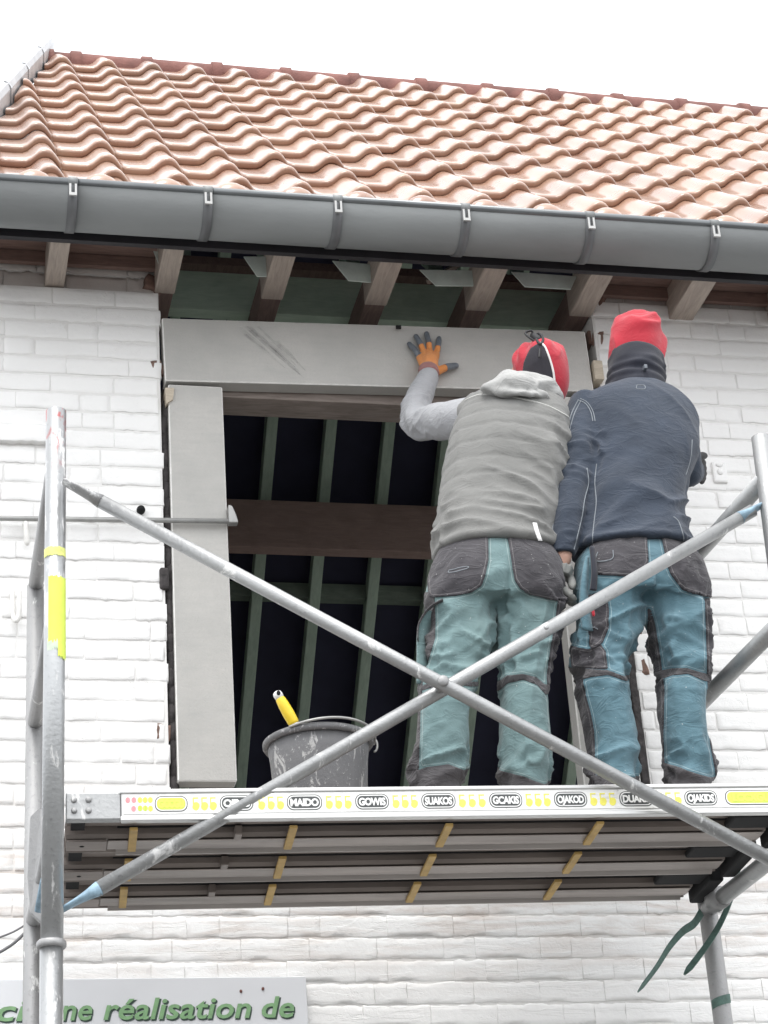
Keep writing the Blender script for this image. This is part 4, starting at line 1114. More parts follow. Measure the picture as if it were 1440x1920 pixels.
def boots(root, lleg, rleg, dy=.10):
    for L in (lleg, rleg):
        x, y = L[-1][0], L[-1][1]; zf = 3.3105
        parts = [ellipsoid((x, y+dy*.55, zf+.045), (.045, .13, .042)), ellipsoid((x, y-.01, zf+.075), (.043, .065, .075)), box(x-.043, x+.043, y-.065, y+.165, zf, zf+.022)]
        V, F = bool_remesh(parts, .007, 3); V[:, 2] = np.maximum(V[:, 2], zf)
        add('boot', (V, F), 'boot', root)

# ================= worker in grey vest
W1_TORSO = [(1.727, -.50, 4.700, .112, .07), (1.708, -.515, 4.666, .144, .09), (1.695, -.53, 4.616, .164, .11), (1.677, -.55, 4.543, .179, .122), (1.655, -.57, 4.463, .184, .128), (1.629, -.59, 4.366, .184, .128), (1.603, -.61, 4.272, .184, .124), (1.581, -.63, 4.195, .181, .12), (1.566, -.645, 4.139, .176, .122), (1.564, -.65, 4.108, .170, .122)]
W1_HIP = [(1.57, -.645, 4.150, .130, .085), (1.565, -.655, 4.080, .170, .114), (1.558, -.66, 4.028, .181, .128), (1.551, -.665, 3.97, .186, .13), (1.547, -.668, 3.93, .188, .12)]
W1_LL = [(1.455, -.665, 3.991, .082, .1), (1.45, -.668, 3.919, .089, .106), (1.436, -.672, 3.84, .092, .1), (1.419, -.678, 3.777, .087, .094), (1.395, -.686, 3.705, .079, .09), (1.379, -.69, 3.637, .074, .088), (1.369, -.69, 3.563, .075, .087), (1.363, -.69, 3.52, .074, .086), (1.351, -.69, 3.476, .077, .084), (1.34, -.69, 3.426, .072, .078), (1.336, -.69, 3.345, .065, .076)]
W1_RL = [(1.636, -.665, 3.996, .101, .1), (1.632, -.668, 3.924, .101, .106), (1.621, -.672, 3.845, .089, .1), (1.608, -.678, 3.781, .076, .094), (1.595, -.686, 3.724, .066, .088), (1.585, -.69, 3.64, .069, .088), (1.58, -.69, 3.566, .074, .087), (1.577, -.69, 3.522, .075, .086), (1.573, -.69, 3.471, .071, .084), (1.568, -.69, 3.428, .064, .078), (1.562, -.69, 3.345, .058, .076)]
K1 = (.299, .48)
p1 = tag(person((1.46, -.68, 3.3105), ''), 'worker in grey vest and teal trousers pressing the stone lintel with an orange glove', 'person')
SH1, EL1, WR1 = (1.560, -.50, 4.610), (1.488, -.235, 4.742), (1.572, -.105, 4.990)
SR1, ER1, WRR1 = (1.810, -.50, 4.600), (1.815, -.30, 4.450), (1.79, -.10, 4.60)
HC1 = (1.815, -.440, 4.800)
KN1 = [(1.564, -.036, 5.088), (1.579, -.036, 5.106), (1.599, -.036, 5.112), (1.620, -.037, 5.102)]
TP1 = [(1.537, -.026, 5.141), (1.561, -.026, 5.171), (1.596, -.026, 5.183), (1.636, -.026, 5.168)]
FG1 = [[k, tuple((np.array(k)*.5+np.array(t)*.5)+np.array([0, -.006, 0])), t] for k, t in zip(KN1, TP1)]
TH1 = [(1.612, -.052, 5.030), (1.648, -.044, 5.052), (1.682, -.030, 5.068)]
bd = [loft(shrink(W1_TORSO, .022), 24), loft(shrink(W1_HIP[:4], .06), 24), loft(shrink(W1_LL, .034), 20), loft(shrink(W1_RL, .034), 20),
      capsule([(1.755, -.50, 4.66), (1.800, -.455, 4.76)], [.058, .055]), capsule(spline([(1.65, -.52, 4.60), (1.575, -.44, 4.635), (1.52, -.32, 4.69), EL1], 8), .036), capsule([EL1, WR1], [.028, .022]),
      capsule(spline([(1.78, -.52, 4.62), SR1, ER1], 8), .044), capsule([ER1, WRR1], [.036, .026])]
bd += head_parts(HC1, .98, R(-10), R(-12), R(14))
bd += [(v, f) for v, f in hand_parts(WR1, KN1, [[tuple(np.array(q)*1.0) for q in f_] for f_ in FG1], TH1, .0065, .011)]
rh = [(1.765+i*.018, -.04, 4.69-.004*abs(i-1.5)) for i in range(4)]
bd += hand_parts(WRR1, rh, [[k, (k[0], -.032, k[2]+.035), (k[0]-.002, -.028, k[2]+.065)] for k in rh], [(1.80, -.06, 4.63), (1.835, -.045, 4.66), (1.845, -.035, 4.69)], .0075, .012)
V, F = bool_remesh(bd, .0065, 3)
add('body', (V, F), 'skin', p1)
panels1 = [
    ('hem', below([(1.253, 3.429), (1.296, 3.446), (1.352, 3.455), (1.395, 3.439), (1.44, 3.436), (1.482, 3.436), (1.544, 3.427), (1.597, 3.404)]), 'cuffdark', .0015),
    ('knee_band', lambda V, N, U, W: np.where(U < 1.47, np.maximum(line_off(U, W, [(1.30, 3.660), (1.36, 3.684), (1.45, 3.672)])-.006, -(line_off(U, W, [(1.30, 3.660), (1.36, 3.684), (1.45, 3.672)])+.008)),
              np.maximum(line_off(U, W, [(1.503, 3.673), (1.527, 3.694), (1.57, 3.702), (1.605, 3.694), (1.627, 3.672)])-.004, -(line_off(U, W, [(1.503, 3.650), (1.527, 3.676), (1.57, 3.689), (1.605, 3.676), (1.627, 3.648)])))), 'cuffdark', .001),
    ('pocket', poly_panel([(1.340, 4.10), (1.513, 4.10), (1.508, 4.03), (1.496, 3.985), (1.483, 3.954), (1.455, 3.934), (1.411, 3.922), (1.353, 3.916), (1.338, 3.918)], .6), 'charcoal', .005),
    ('pocket', poly_panel([(1.566, 4.11), (1.760, 4.11), (1.745, 3.915), (1.696, 3.917), (1.664, 3.921), (1.614, 3.932), (1.586, 3.948), (1.574, 3.972)], .6), 'charcoal', .005),
    ('side_panel', lambda V, N, U, W: np.maximum(np.interp(W, [3.40, 3.515, 3.617, 3.698, 3.766, 3.858, 3.93], [1.650, 1.632, 1.634, 1.634, 1.650, 1.674, 1.690])-U, W-3.93), 'charcoal', .0012),
    ('side_panel', lambda V, N, U, W: np.maximum(U-np.interp(W, [3.40, 3.52, 3.60, 3.70, 3.75, 3.80, 3.86, 3.93], [1.27, 1.283, 1.29, 1.306, 1.327, 1.345, 1.350, 1.352]), W-3.93), 'cuffdark', .0012),
]
t1, bvt1 = trousers(p1, W1_HIP, W1_LL, W1_RL, 'teal1', 31, *K1, panels1)
# loose side pocket flap and its strap on the left thigh
fp = [(1.372, -.735, 3.925), (1.350, -.70, 3.90), (1.338, -.70, 3.80), (1.328, -.70, 3.72)]
def strip(P, w, dirv, th=.003, n=18, ends=(1, 1)):
    P = spline(P, n); D_ = np.array(dirv, float); D_ /= np.linalg.norm(D_); T, N_, B_ = frames(P); V, F = [], []
    for i in range(n):
        u = np.cross(T[i], D_); u /= np.linalg.norm(u); ww = w*(ends[0]+(ends[1]-ends[0])*i/(n-1))
        for p, q in ((-1, -1), (1, -1), (1, 1), (-1, 1)): V.append(P[i]+D_*ww/2*p+u*th/2*q)
    F = [(i*4+j, i*4+(j+1) % 4, (i+1)*4+(j+1) % 4, (i+1)*4+j) for i in range(n-1) for j in range(4)]+[(3, 2, 1, 0), tuple((n-1)*4+j for j in range(4))]
    return V, F
add('side_pocket', strip([(1.358, -.720, 3.90), (1.336, -.705, 3.86), (1.328, -.70, 3.78), (1.322, -.70, 3.70)], .055, (1, .5, 0), .008, ends=(.7, .7)), 'teal1', t1)
add('pocket_strap', strip([(1.378, -.760, 3.914), (1.345, -.735, 3.900), (1.318, -.72, 3.860), (1.312, -.72, 3.815)], .016, (.3, .9, 0), .003), 'cuffdark', t1)
l = surf_line(bvt1, [(1.401, 3.993), (1.449, 4.005), (1.446, 3.998), (1.402, 3.985), (1.401, 3.993)], .0022, .0065, K1)
if l: add('stitching', l, 'thread', t1)
boots(p1, W1_LL, W1_RL)
# vest
W1_TORSO = [(x+.002, y, z, a-.006, b_) for x, y, z, a, b_ in W1_TORSO]
V, F = bool_remesh([loft(W1_TORSO, 48), capsule([(1.70, -.52, 4.66), (1.60, -.50, 4.625)], [.05, .066], 20), capsule([(1.75, -.51, 4.66), (1.80, -.50, 4.61)], [.05, .060], 20)], .0075, 8)
N = normals(V, F); z, x = V[:, 2], V[:, 0]
zq = z+.16*np.maximum(x-1.60, 0)*1.0-.04*np.abs(x-1.60)-.25*(V[:, 1]+.65)*0
d = np.zeros(len(V)); up = sstep(z, 4.24, 4.33)
for i, zl in enumerate((4.600, 4.555, 4.500, 4.440, 4.382, 4.322)): d -= .0026*np.exp(-((zq-zl)/.0045)**2)*up
d += .0012*np.abs(np.sin((zq-4.322)/.058*math.pi))**.7*up*(z < 4.60)
d += .020*folds(V, (1, 0, -.42), .055, .30, 51)*bell(z, 4.32, .10)*sstep(x, 1.50, 1.66)
d += .020*folds(V, (1, 0, -.16), .040, .40, 52, 2.4)*bell(z, 4.165, .085)
d += .018*folds(V, (1, 0, -.55), .050, .22, 53)*bell(z, 4.40, .12)*sstep(x, 1.62, 1.74)
d += .006*folds(V, (.2, 0, 1), .08, .4, 54)*bell(z, 4.45, .2)
d += .006*bell(z, 4.116, .012)
d += .003*(vnoise(V*30, 55)-.5)
V = relax(V+N*d[:, None], F, 1)
bvv = bvh_of(V, F)
vest = add('vest', (V, F), 'vest', p1)
l = surf_line(bvv, [(1.482, 4.522), (1.526, 4.540), (1.588, 4.540), (1.664, 4.528), (1.724, 4.511), (1.783, 4.479)], .006, .002, (.304, .535))
if l: add('yoke_piping', l, 'threadlight', vest)
for q, zs in enumerate(()):
    l = surf_line(bvv, [(1.47-.004*q, zs+.0), (1.53, zs+.012), (1.60, zs+.010), (1.68, zs-.004), (1.74, zs-.022)], .0022, .0008, (.304, .535))
    if l: add('quilting', l, 'threadlight', vest)
add('tag', strip([(1.638, -.795, 4.131), (1.641, -.797, 4.105), (1.648, -.796, 4.078)], .0115, (1, .1, 0), .0015, 6), 'tag', vest)
# sleeves
def sleeve(P, r, mat, seed, name='sleeve', amp=.009):
    V, F = bool_remesh([capsule(spline(P, 16), np.interp(np.linspace(0, 1, 16), np.linspace(0, 1, len(r)), r), 22)], .0058, 4)
    N = normals(V, F); P_ = np.array(P); e = P_[len(P_)//2]
    ax = P_[-1]-P_[0]; dist = np.linalg.norm(V-e, axis=1)
    d = amp*folds(V, np.cross(ax, (0, 1, 0))+np.array([0, .2, 0]), .034, .16, seed)*np.exp(-(dist/.16)**2)+amp*.6*folds(V, (.3, .2, 1), .03, .14, seed+1)*np.exp(-(dist/.10)**2)
    return add(name, (relax(V+N*d[:, None], F, 1), F), mat, p1)
sleeve([(1.625, -.51, 4.615), (1.565, -.44, 4.640), (1.515, -.32, 4.695), EL1, (1.500, -.190, 4.820), (1.542, -.132, 4.920), (1.569, -.108, 4.976)], [.066, .061, .053, .049, .044, .038, .033], 'sleeve', 61, amp=.012)
sleeve([SR1, (1.815, -.42, 4.55), ER1, (1.80, -.2, 4.52), (1.79, -.11, 4.59)], [.060, .056, .052, .046, .036], 'sleeve', 63)
add('cuff_band', tube([np.array(WR1)+(np.array(KN1[1])-np.array(WR1))*t for t in (-.05, 0, .17, .22)], [.0315, .0325, .0315, .0300], 20, True, [.027, .028, .027, .026]), 'cuffknit', p1)
# orange glove with dipped fingers
gp = hand_parts(WR1, KN1, FG1, TH1, .0092, .0155)+[capsule([np.array(WR1), np.array([1.59, -.06, 5.06])], [.026, .027], 14)]
V, F = bool_remesh(gp, .0030, 3)
V[:, 1] = np.minimum(V[:, 1], -.0165)
def tip_field(V):
    best = np.full(len(V), 1e9); val = np.full(len(V), 1.0)
    for k, t, cut in list(zip(KN1, TP1, (.05, .38, .38, .38)))+[(TH1[0], TH1[2], .42)]:
        k, t = np.array(k), np.array(t); e = t-k; u = np.clip(((V-k) @ e)/(e @ e), 0, 1.3); dd = np.linalg.norm(V-(k+u[:, None]*e), axis=1)
        m_ = dd < best; best = np.where(m_, dd, best); val = np.where(m_, (cut-u)*np.linalg.norm(e), val)
    return val
N = normals(V, F); V = V+N*(.0012*(vnoise(V*160, 3)-.5)+.0018*folds(V, (1, 0, .1), .012, .05, 71)*bell(V[:, 2], 5.105, .012))[:, None]
I, O_ = split(V, F, tip_field(V))
gl = add('glove', (O_[0], O_[1]), 'orange', p1)
pieces('dipped_finger', shell(I[0], I[1], .0006, .001), np.zeros(len(shell(I[0], I[1], .0006, .001)[0])), 'nitrile', gl)
# hood
HS = [(1.589, -.585, 4.649, .008, .012), (1.605, -.580, 4.646, .017, .03), (1.637, -.568, 4.654, .036, .050), (1.660, -.560, 4.657, .046, .062), (1.692, -.555, 4.656, .048, .066), (1.718, -.553, 4.654, .046, .064), (1.760, -.535, 4.664, .036, .050), (1.793, -.515, 4.670, .026, .036), (1.818, -.500, 4.668, .016, .024), (1.832, -.492, 4.664, .008, .012)]
HS = [(a-.012, y-.045, z-.012, h*1.08, d*1.1) for a, y, z, h, d in HS]
hs_ = spline(HS, 30); HV, HF_ = [], []
for x_, y_, z_, h_, dd_ in hs_:
    for t_ in np.linspace(0, 2*math.pi, 24, endpoint=False): HV.append((x_, y_+dd_*math.cos(t_), z_+h_*math.sin(t_)))
HF_ = [(i_*24+j_, i_*24+(j_+1) % 24, (i_+1)*24+(j_+1) % 24, (i_+1)*24+j_) for i_ in range(29) for j_ in range(24)]+[tuple(range(24))[::-1], tuple(29*24+j_ for j_ in range(24))]
hp_ = [(HV, [f[::-1] for f in HF_]), ellipsoid((1.755, -.535, 4.668), (.090, .085, .052)), ellipsoid((1.715, -.555, 4.690), (.065, .070, .035)), ellipsoid((1.795, -.545, 4.655), (.050, .065, .034)),
       capsule(spline([(1.588, -.640, 4.628), (1.625, -.655, 4.612), (1.663, -.668, 4.602), (1.703, -.668, 4.600), (1.748, -.640, 4.616), (1.800, -.59, 4.632)], 14), [.006, .009, .011, .012, .013, .013, .013, .013, .012, .011, .010, .009, .008, .006], 14)]
V, F = bool_remesh(hp_, .0062, 10); N = normals(V, F)
d = .012*folds(V, (1, 0, .12), .045, .30, 81)+.005*folds(V, (.8, 0, -.5), .03, .12, 82)
add('hood', (relax(V+N*d[:, None], F, 2), F), 'hood', p1)
# gathered fleece cap with drawstring
ax_b, ax_t = np.array([1.834, -.465, 4.690]), np.array([1.800, -.472, 4.893])
def cap_loft(b, t, radii, n=40, flat=1.08):
    V, F = [], []; d_ = t-b; L = np.linalg.norm(d_); d_ = d_/L
    s_ = np.cross(np.array([0, 1.0, 0]), d_); s_ /= np.linalg.norm(s_); u_ = np.cross(d_, s_)
    Rr = spline([(f, r_) for f, r_ in radii], 26)
    for f, r_ in Rr:
        for j in range(n):
            a = 2*math.pi*j/n; V.append(b+d_*L*f+s_*r_*math.cos(a)+u_*r_*flat*math.sin(a))
    k = len(Rr); F = [(i*n+j, i*n+(j+1) % n, (i+1)*n+(j+1) % n, (i+1)*n+j) for i in range(k-1) for j in range(n)]
    F += [tuple(range(n))[::-1], tuple((k-1)*n+j for j in range(n))]
    return np.array(V), F
V, F = cap_loft(ax_b, ax_t, [(-.02, .030), (.12, .054), (.30, .070), (.52, .078), (.72, .077), (.86, .063), (.95, .040), (.99, .018)])
V, F = bool_remesh([(V, F)], .0048, 5); N = normals(V, F)
rel = V-ax_t; ang = np.arctan2(rel[:, 1], rel[:, 0]); tt = ((V-ax_b) @ (ax_t-ax_b))/((ax_t-ax_b) @ (ax_t-ax_b))
d = .0075*np.sin(ang*7+2.0*np.sin(ang*2))*sstep(tt, .62, .88)*(1-sstep(tt, .95, 1.0))+.005*folds(V, (.3, 0, 1), .04, .15, 91)*sstep(tt, .4, .6)
V = relax(V+N*d[:, None], F, 1)
KH = (.336, .606)
HAT_BLACK = [(1.768, 4.838), (1.797, 4.858), (1.812, 4.840), (1.821, 4.801), (1.826, 4.756), (1.825, 4.685), (1.815, 4.600), (1.775, 4.60), (1.742, 4.70), (1.733, 4.744), (1.742, 4.787), (1.755, 4.815)]
def hatf(V, off=0.0):
    N = normals(V, F_cur); U = V[:, 0]-(V[:, 1]+.53)*KH[0]; W = V[:, 2]-(V[:, 1]+.53)*KH[1]
    return np.maximum(poly_sd(U, W, HAT_BLACK)+off, back(N, .3)), U, W
F_cur = F; f_, U, W = hatf(V)
I, O_ = split(V, F, f_)
hat = add('cap', (O_[0], O_[1]), 'red', p1)
add('cap_panel', shell(I[0], I[1], .0008, .002), 'blackknit', hat)
bvh_ = bvh_of(V, F)
l = surf_line(bvh_, [(u+(-.77+.53)*KH[0]*1.0, w+(-.77+.53)*KH[1]) for u, w in [(1.800, 4.858), (1.813, 4.842), (1.823, 4.801), (1.829, 4.756), (1.828, 4.700), (1.824, 4.655)]], .0062, .003, KH)
if l: add('piping', l, 'piping', hat)
kc = np.array([1.790, -.505, 4.889])
add('drawstring', capsule(spline([kc, kc+(-.012, -.02, .012), kc+(-.030, -.015, .005), kc+(-.022, -.03, -.02), kc+(.002, -.035, -.045), kc+(-.004, -.05, -.075), kc+(-.010, -.058, -.10)], 24), .0034, 8), 'cord', hat)
add('drawstring', capsule(spline([kc, kc+(.010, -.025, .0), kc+(.014, -.04, -.03), kc+(.0, -.048, -.05), kc+(-.004, -.03, -.02), kc+(0, -.02, 0)], 24), .0045, 8), 'cord', hat)
add('toggle', capsule([kc+(-.004, -.01, .0), kc+(.002, -.028, -.022)], .012, 12), 'cord', hat)
add('strap', strip([(1.820, -.52, 4.70), (1.832, -.51, 4.675), (1.835, -.50, 4.655)], .018, (.8, -.3, .4), .004, 6), 'nitrile', hat)

# ================= worker in navy jacket
W2_TORSO = [(2.091, -.50, 4.737, .075, .07), (2.083, -.51, 4.713, .111, .085), (2.066, -.525, 4.679, .152, .10), (2.058, -.54, 4.629, .181, .115), (2.051, -.56, 4.538, .179, .125), (2.038, -.58, 4.458, .168, .125), (2.012, -.60, 4.377, .153, .12), (1.983, -.63, 4.277, .147, .115), (1.969, -.645, 4.202, .155, .115), (1.964, -.655, 4.151, .166, .12), (1.959, -.66, 4.118, .172, .124)]
W2_LA = [(1.905, -.54, 4.675, .036, .05), (1.891, -.55, 4.615, .047, .056), (1.876, -.57, 4.559, .051, .058), (1.85, -.60, 4.455, .058, .057), (1.815, -.63, 4.353, .053, .054), (1.785, -.66, 4.254, .051, .052), (1.758, -.68, 4.161, .045, .048), (1.738, -.69, 4.089, .037, .042)]
W2_HIP = [(1.964, -.65, 4.150, .130, .085), (1.961, -.66, 4.092, .170, .115), (1.96, -.665, 4.046, .181, .125), (1.957, -.668, 3.989, .184, .128), (1.954, -.668, 3.957, .185, .12)]
W2_LL = [(1.871, -.665, 4.011, .091, .1), (1.864, -.668, 3.931, .095, .105), (1.845, -.672, 3.85, .089, .1), (1.825, -.678, 3.786, .079, .092), (1.816, -.684, 3.74, .072, .088), (1.815, -.69, 3.659, .072, .088), (1.824, -.69, 3.584, .071, .086), (1.824, -.69, 3.525, .069, .084), (1.813, -.69, 3.474, .071, .082), (1.813, -.69, 3.43, .062, .078), (1.807, -.69, 3.345, .058, .076)]
W2_RL = [(2.049, -.665, 4.017, .096, .1), (2.044, -.668, 3.936, .094, .105), (2.045, -.672, 3.855, .082, .1), (2.045, -.678, 3.79, .075, .092), (2.043, -.684, 3.745, .068, .088), (2.023, -.69, 3.663, .068, .088), (2.017, -.69, 3.587, .066, .086), (2.018, -.69, 3.528, .068, .084), (2.017, -.69, 3.476, .07, .082), (2.005, -.69, 3.432, .059, .078), (1.996, -.69, 3.345, .054, .076)]
K2 = (.379, .481); KJ = (.38, .545)
p2 = tag(person((1.90, -.68, 3.3105), ''), 'worker in navy jacket and red fleece hat standing on the right of the deck', 'person')
HC2 = (2.124, -.448, 4.878)
SR2, ER2, WR2 = (2.180, -.535, 4.620), (2.196, -.520, 4.462), (2.275, -.375, 4.535)
LW2 = np.array([1.735, -.690, 4.075])
HK2 = [(1.712, -.705, 4.012), (1.716, -.688, 4.006), (1.722, -.672, 4.006), (1.730, -.657, 4.010)]
HF2 = [[k, (k[0]+.006, k[1]-.012, k[2]-.032), (k[0]+.024, k[1]-.014, k[2]-.052), (k[0]+.040, k[1]-.006, k[2]-.062+.004*i)] for i, k in enumerate(HK2)]
HT2 = [(1.745, -.672, 4.045), (1.757, -.690, 4.015), (1.752, -.706, 3.988)]
RK2 = [(2.318, -.335, 4.585), (2.322, -.325, 4.572), (2.323, -.318, 4.558), (2.320, -.314, 4.545)]
RF2 = [[k, (k[0]+.022, k[1]+.014, k[2]+.012), (k[0]+.026, k[1]+.040, k[2]+.010)] for k in RK2]
RT2 = [(2.292, -.355, 4.570), (2.318, -.360, 4.596), (2.338, -.345, 4.606)]
bd = [loft(shrink(W2_TORSO, .022), 24), loft(shrink(W2_HIP[:4], .06), 24), loft(shrink(W2_LL, .034), 20), loft(shrink(W2_RL, .034), 20), capsule([(r_[0], r_[1], r_[2]) for r_ in W2_LA[:-1]]+[tuple(LW2)], [.016, .03, .036, .036, .034, .033, .031, .0275]),
      capsule([(2.09, -.50, 4.70), (2.115, -.465, 4.83)], [.058, .056]), capsule(spline([(2.14, -.53, 4.64), SR2, ER2], 8), .042), capsule([ER2, WR2], [.036, .027])]
bd += head_parts(HC2, .93, R(-8), R(-4), R(4)) + hand_parts(LW2, HK2, HF2, HT2, .0068, .011) + hand_parts(WR2, RK2, RF2, RT2, .0066, .011)
V, F = bool_remesh(bd, .0065, 3)
add('body', (V, F), 'skin', p2)
LSP = [(1.700, 3.93), (1.700, 3.80), (1.745, 3.775), (1.762, 3.775), (1.797, 3.799), (1.816, 3.837), (1.825, 3.891), (1.828, 3.95), (1.79, 3.96)]
panels2 = [
    ('hem', lambda V, N, U, W: np.where(U < 1.89, line_off(U, W, [(1.70, 3.418), (1.783, 3.434), (1.846, 3.424), (1.88, 3.42)]), line_off(U, W, [(1.90, 3.462), (1.924, 3.460), (1.972, 3.450), (2.047, 3.425)])), 'cuffdark', .0015),
    ('knee_band', lambda V, N, U, W: np.where(U < 1.895, np.maximum(line_off(U, W, [(1.70, 3.722), (1.80, 3.722), (1.847, 3.704)])-.0, -(line_off(U, W, [(1.721, 3.689), (1.756, 3.700), (1.801, 3.708), (1.847, 3.691)]))),
              np.maximum(line_off(U, W, [(1.93, 3.712), (1.979, 3.728), (2.021, 3.732), (2.08, 3.712)]), -(line_off(U, W, [(1.93, 3.688), (1.979, 3.709), (2.021, 3.715), (2.066, 3.694)])))), 'cuffdark', .001),
    ('pocket', poly_panel([(1.800, 4.12), (1.797, 3.995), (1.923, 3.992), (1.940, 4.015), (1.951, 4.035), (1.957, 4.12)], .6), 'charcoal', .006),
    ('pocket', poly_panel([(1.998, 4.12), (2.003, 4.03), (2.010, 4.002), (2.038, 3.957), (2.093, 3.941), (2.15, 3.935), (2.15, 4.12)], .6), 'charcoal', .007),
    ('tool_pocket', poly_panel([(1.770, 3.935), (1.765, 3.851), (1.758, 3.790), (1.764, 3.776), (1.797, 3.799), (1.816, 3.837), (1.825, 3.891), (1.824, 3.945)], .75), 'charcoal', .004),
    ('knee_panel', poly_panel([(1.700, 3.785), (1.755, 3.778), (1.790, 3.795), (1.802, 3.775), (1.802, 3.724), (1.70, 3.722)], .75), 'charcoal', .001),
    ('side_panel', lambda V, N, U, W: np.maximum(U-np.interp(W, [3.43, 3.545, 3.597, 3.648, 3.70, 3.722], [1.735, 1.744, 1.741, 1.733, 1.728, 1.722]), W-3.722), 'charcoal', .0012),
    ('side_panel', lambda V, N, U, W: np.maximum(np.interp(W, [3.43, 3.52, 3.669, 3.761, 3.853, 3.94], [2.060, 2.056, 2.070, 2.080, 2.090, 2.098])-U, W-3.935), 'charcoal', .0012),
    ('inner_panel', lambda V, N, U, W: np.maximum(np.maximum(U-np.interp(W, [3.46, 3.533, 3.667, 3.758, 3.85, 3.93], [1.925, 1.931, 1.951, 1.952, 1.949, 1.938]), np.interp(W, [3.46, 3.533, 3.667, 3.758, 3.85, 3.93], [1.897, 1.900, 1.900, 1.910, 1.927, 1.936])-U), W-3.90), 'charcoal', .0012),
]
t2, bvt2 = trousers(p2, W2_HIP, W2_LL, W2_RL, 'teal2', 131, *K2, panels2)
add('side_pocket', strip([(1.790, -.745, 4.060), (1.772, -.765, 4.00), (1.760, -.765, 3.92), (1.764, -.755, 3.84)], .030, (1, .35, 0), .008, ends=(.35, 1.1)), 'teal2', t2)
add('side_pocket', strip([(1.800, -.765, 4.08), (1.793, -.782, 4.00), (1.784, -.780, 3.945)], .020, (1, .2, 0), .008, ends=(.6, .9)), 'navydark', t2)
for pts in ([(1.814, 4.058), (1.808, 4.031), (1.851, 4.039), (1.857, 4.064)], [(1.772, 3.905), (1.800, 3.912), (1.822, 3.918)], [(1.764, 3.838), (1.790, 3.840)]):
    l = surf_line(bvt2, pts, .0024, .0085, K2)
    if l: add('stitching', l, 'thread', t2)
add('pencil', capsule([(1.774, -.785, 3.905), (1.776, -.783, 3.872)], .0045, 8), 'red', t2)
boots(p2, W2_LL, W2_RL)
# jacket
V, F = bool_remesh([loft(W2_TORSO, 48), loft(W2_LA, 30, power=2.05), capsule([(1.99, -.52, 4.665), (1.915, -.54, 4.625)], [.055, .058], 20), capsule(spline([(2.13, -.52, 4.66), (2.172, -.53, 4.620), (2.186, -.535, 4.53), ER2], 12), [.050, .055, .058, .060, .060, .060, .059, .058, .057, .056, .054, .052], 22),
                    capsule([ER2, (2.262, -.40, 4.520)], [.052, .040], 18)], .0072, 8)
N = normals(V, F); z, x = V[:, 2], V[:, 0]
arm = 1-sstep(x-np.interp(z, [4.08, 4.25, 4.45, 4.62], [1.785, 1.842, 1.912, 1.935]), -.008, .008)
d = np.zeros(len(V))
d += (1-arm)*(.020*folds(V, (1, 0, .65), .060, .34, 141)*bell(z, 4.24, .12)+.008*folds(V, (1, 0, .45), .045, .22, 142)*bell(z, 4.15, .04)+.006*folds(V, (.6, 0, -1), .07, .3, 143)*bell(z, 4.60, .10)+.008*folds(V, (-.3, 0, 1), .06, .3, 144)*sstep(x, 2.10, 2.18)*bell(z, 4.45, .12))
d += arm*(.019*folds(V, (1, 0, -.5), .036, .14, 145)*bell(z, 4.43, .075)+.008*folds(V, (.8, 0, .5), .034, .14, 146)*bell(z, 4.30, .10)+.007*folds(V, (1, 0, .1), .026, .12, 147)*bell(z, 4.12, .05))
d += .006*bell(z, 4.122, .010)*(1-arm)+.003*(vnoise(V*28, 148)-.5)
V = relax(V+N*d[:, None], F, 1)
bvj = bvh_of(V, F)
jk = add('jacket', (V, F), 'navy', p2)
def seam(pts, Yo, w=.0026, name='seam', mat='thread', lift=.0018):
    s_ = -.77-Yo
    l = surf_line(bvj, [(u+s_*KJ[0], q+s_*KJ[1]) for u, q in pts], w, lift, KJ)
    if l: add(name, l, mat, jk)
seam([(1.84, 4.586), (1.814, 4.538), (1.792, 4.469), (1.776, 4.409), (1.759, 4.35), (1.74, 4.275), (1.723, 4.192), (1.709, 4.098)], -.68)
seam([(1.847, 4.583), (1.822, 4.536), (1.799, 4.469), (1.783, 4.409), (1.766, 4.35), (1.747, 4.275), (1.729, 4.192), (1.715, 4.098)], -.68, .0022)
seam([(1.831, 4.349), (1.831, 4.304), (1.815, 4.254), (1.803, 4.205), (1.785, 4.147), (1.768, 4.098)], -.71)
seam([(1.861, 4.619), (1.883, 4.607), (1.896, 4.581), (1.899, 4.55)], -.62, .0026)
seam([(1.869, 4.623), (1.890, 4.610), (1.903, 4.582), (1.906, 4.55)], -.62, .0022)
seam([(1.857, 4.358), (1.846, 4.299), (1.844, 4.242), (1.832, 4.184), (1.824, 4.144), (1.816, 4.095)], -.72, .0026)
seam([(2.18, 4.492), (2.167, 4.431), (2.146, 4.379)], -.64, .0024)
seam([(2.06, 4.204), (2.073, 4.189), (2.08, 4.153), (2.08, 4.133)], -.72, .0024)
seam([(2.053, 4.687), (2.075, 4.686), (2.074, 4.674), (2.051, 4.674), (2.053, 4.687)], -.60, .0018)
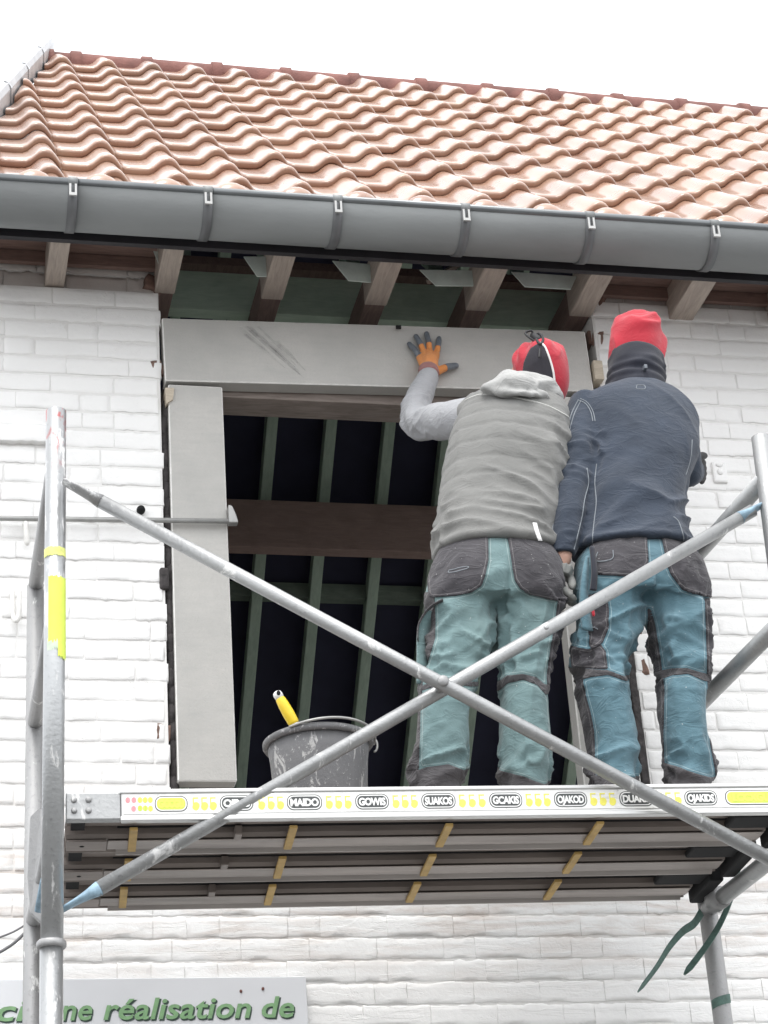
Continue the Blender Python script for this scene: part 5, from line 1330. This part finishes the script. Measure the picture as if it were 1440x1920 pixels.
# neck tube
V, F = bool_remesh([tube(spline([(2.085, -.500, 4.700), (2.092, -.492, 4.745), (2.100, -.485, 4.785), (2.108, -.475, 4.83), (2.112, -.47, 4.862)], 12), [.078, .088, .090, .088, .086, .086, .087, .086, .084, .082, .080, .074], 36, True, [.070, .078, .082, .084, .086, .088, .090, .090, .088, .086, .084, .078])], .0058, 4)
N = normals(V, F); d = .007*folds(V, (1, 0, .18), .034, .3, 151)+.004*np.sin((V[:, 2]+.15*V[:, 0])*190)*bell(V[:, 2], 4.775, .03)
gt = add('neck_warmer', (relax(V+N*d[:, None], F, 1), F), 'navydark', p2)
add('toggle', box(2.087, 2.097, -.592, -.575, 4.752, 4.766), 'nitrile', gt, smooth=False, bevel=.002)
# red fleece hat with soft folds
b_, t_ = np.array([2.112, -.462, 4.838]), np.array([2.140, -.468, 5.012])
V, F = cap_loft(b_, t_, [(-.02, .072), (.10, .079), (.30, .083), (.50, .082), (.66, .075), (.80, .060), (.91, .040), (1.0, .014)], 44, 1.08)
V, F = bool_remesh([(V, F), ellipsoid((2.142, -.47, 4.990), (.026, .030, .022))], .0055, 5); N = normals(V, F)
tt = ((V-b_) @ (t_-b_))/((t_-b_) @ (t_-b_))
d = .015*folds(V, (1, 0, .25), .055, .24, 161, 2.4)*(1-sstep(tt, .8, 1.0))+.026*folds(V, (.6, 0, 1), .060, .16, 162, 2.4)*sstep(tt, .6, .85)
add('hat', (relax(V+N*d[:, None], F, 1), F), 'red', p2)
# gloves
V, F = bool_remesh(hand_parts(LW2+(0, 0, -.020), HK2, HF2, HT2, .0100, .0165)+[tube([LW2+(.002, 0, -.022), LW2+(-.004, 0, -.05)], [.031, .027], 16)], .0032, 3)
N = normals(V, F); d = .0022*folds(V, (.5, .3, 1), .014, .05, 171)
add('glove', (V+N*d[:, None], F), 'greyglove', p2)
V, F = bool_remesh(hand_parts(WR2, RK2, RF2, RT2, .0100, .016)+[capsule([(2.262, -.40, 4.522), WR2], [.034, .030], 16)], .0036, 3)
add('glove', (V, F), 'blackglove', p2)
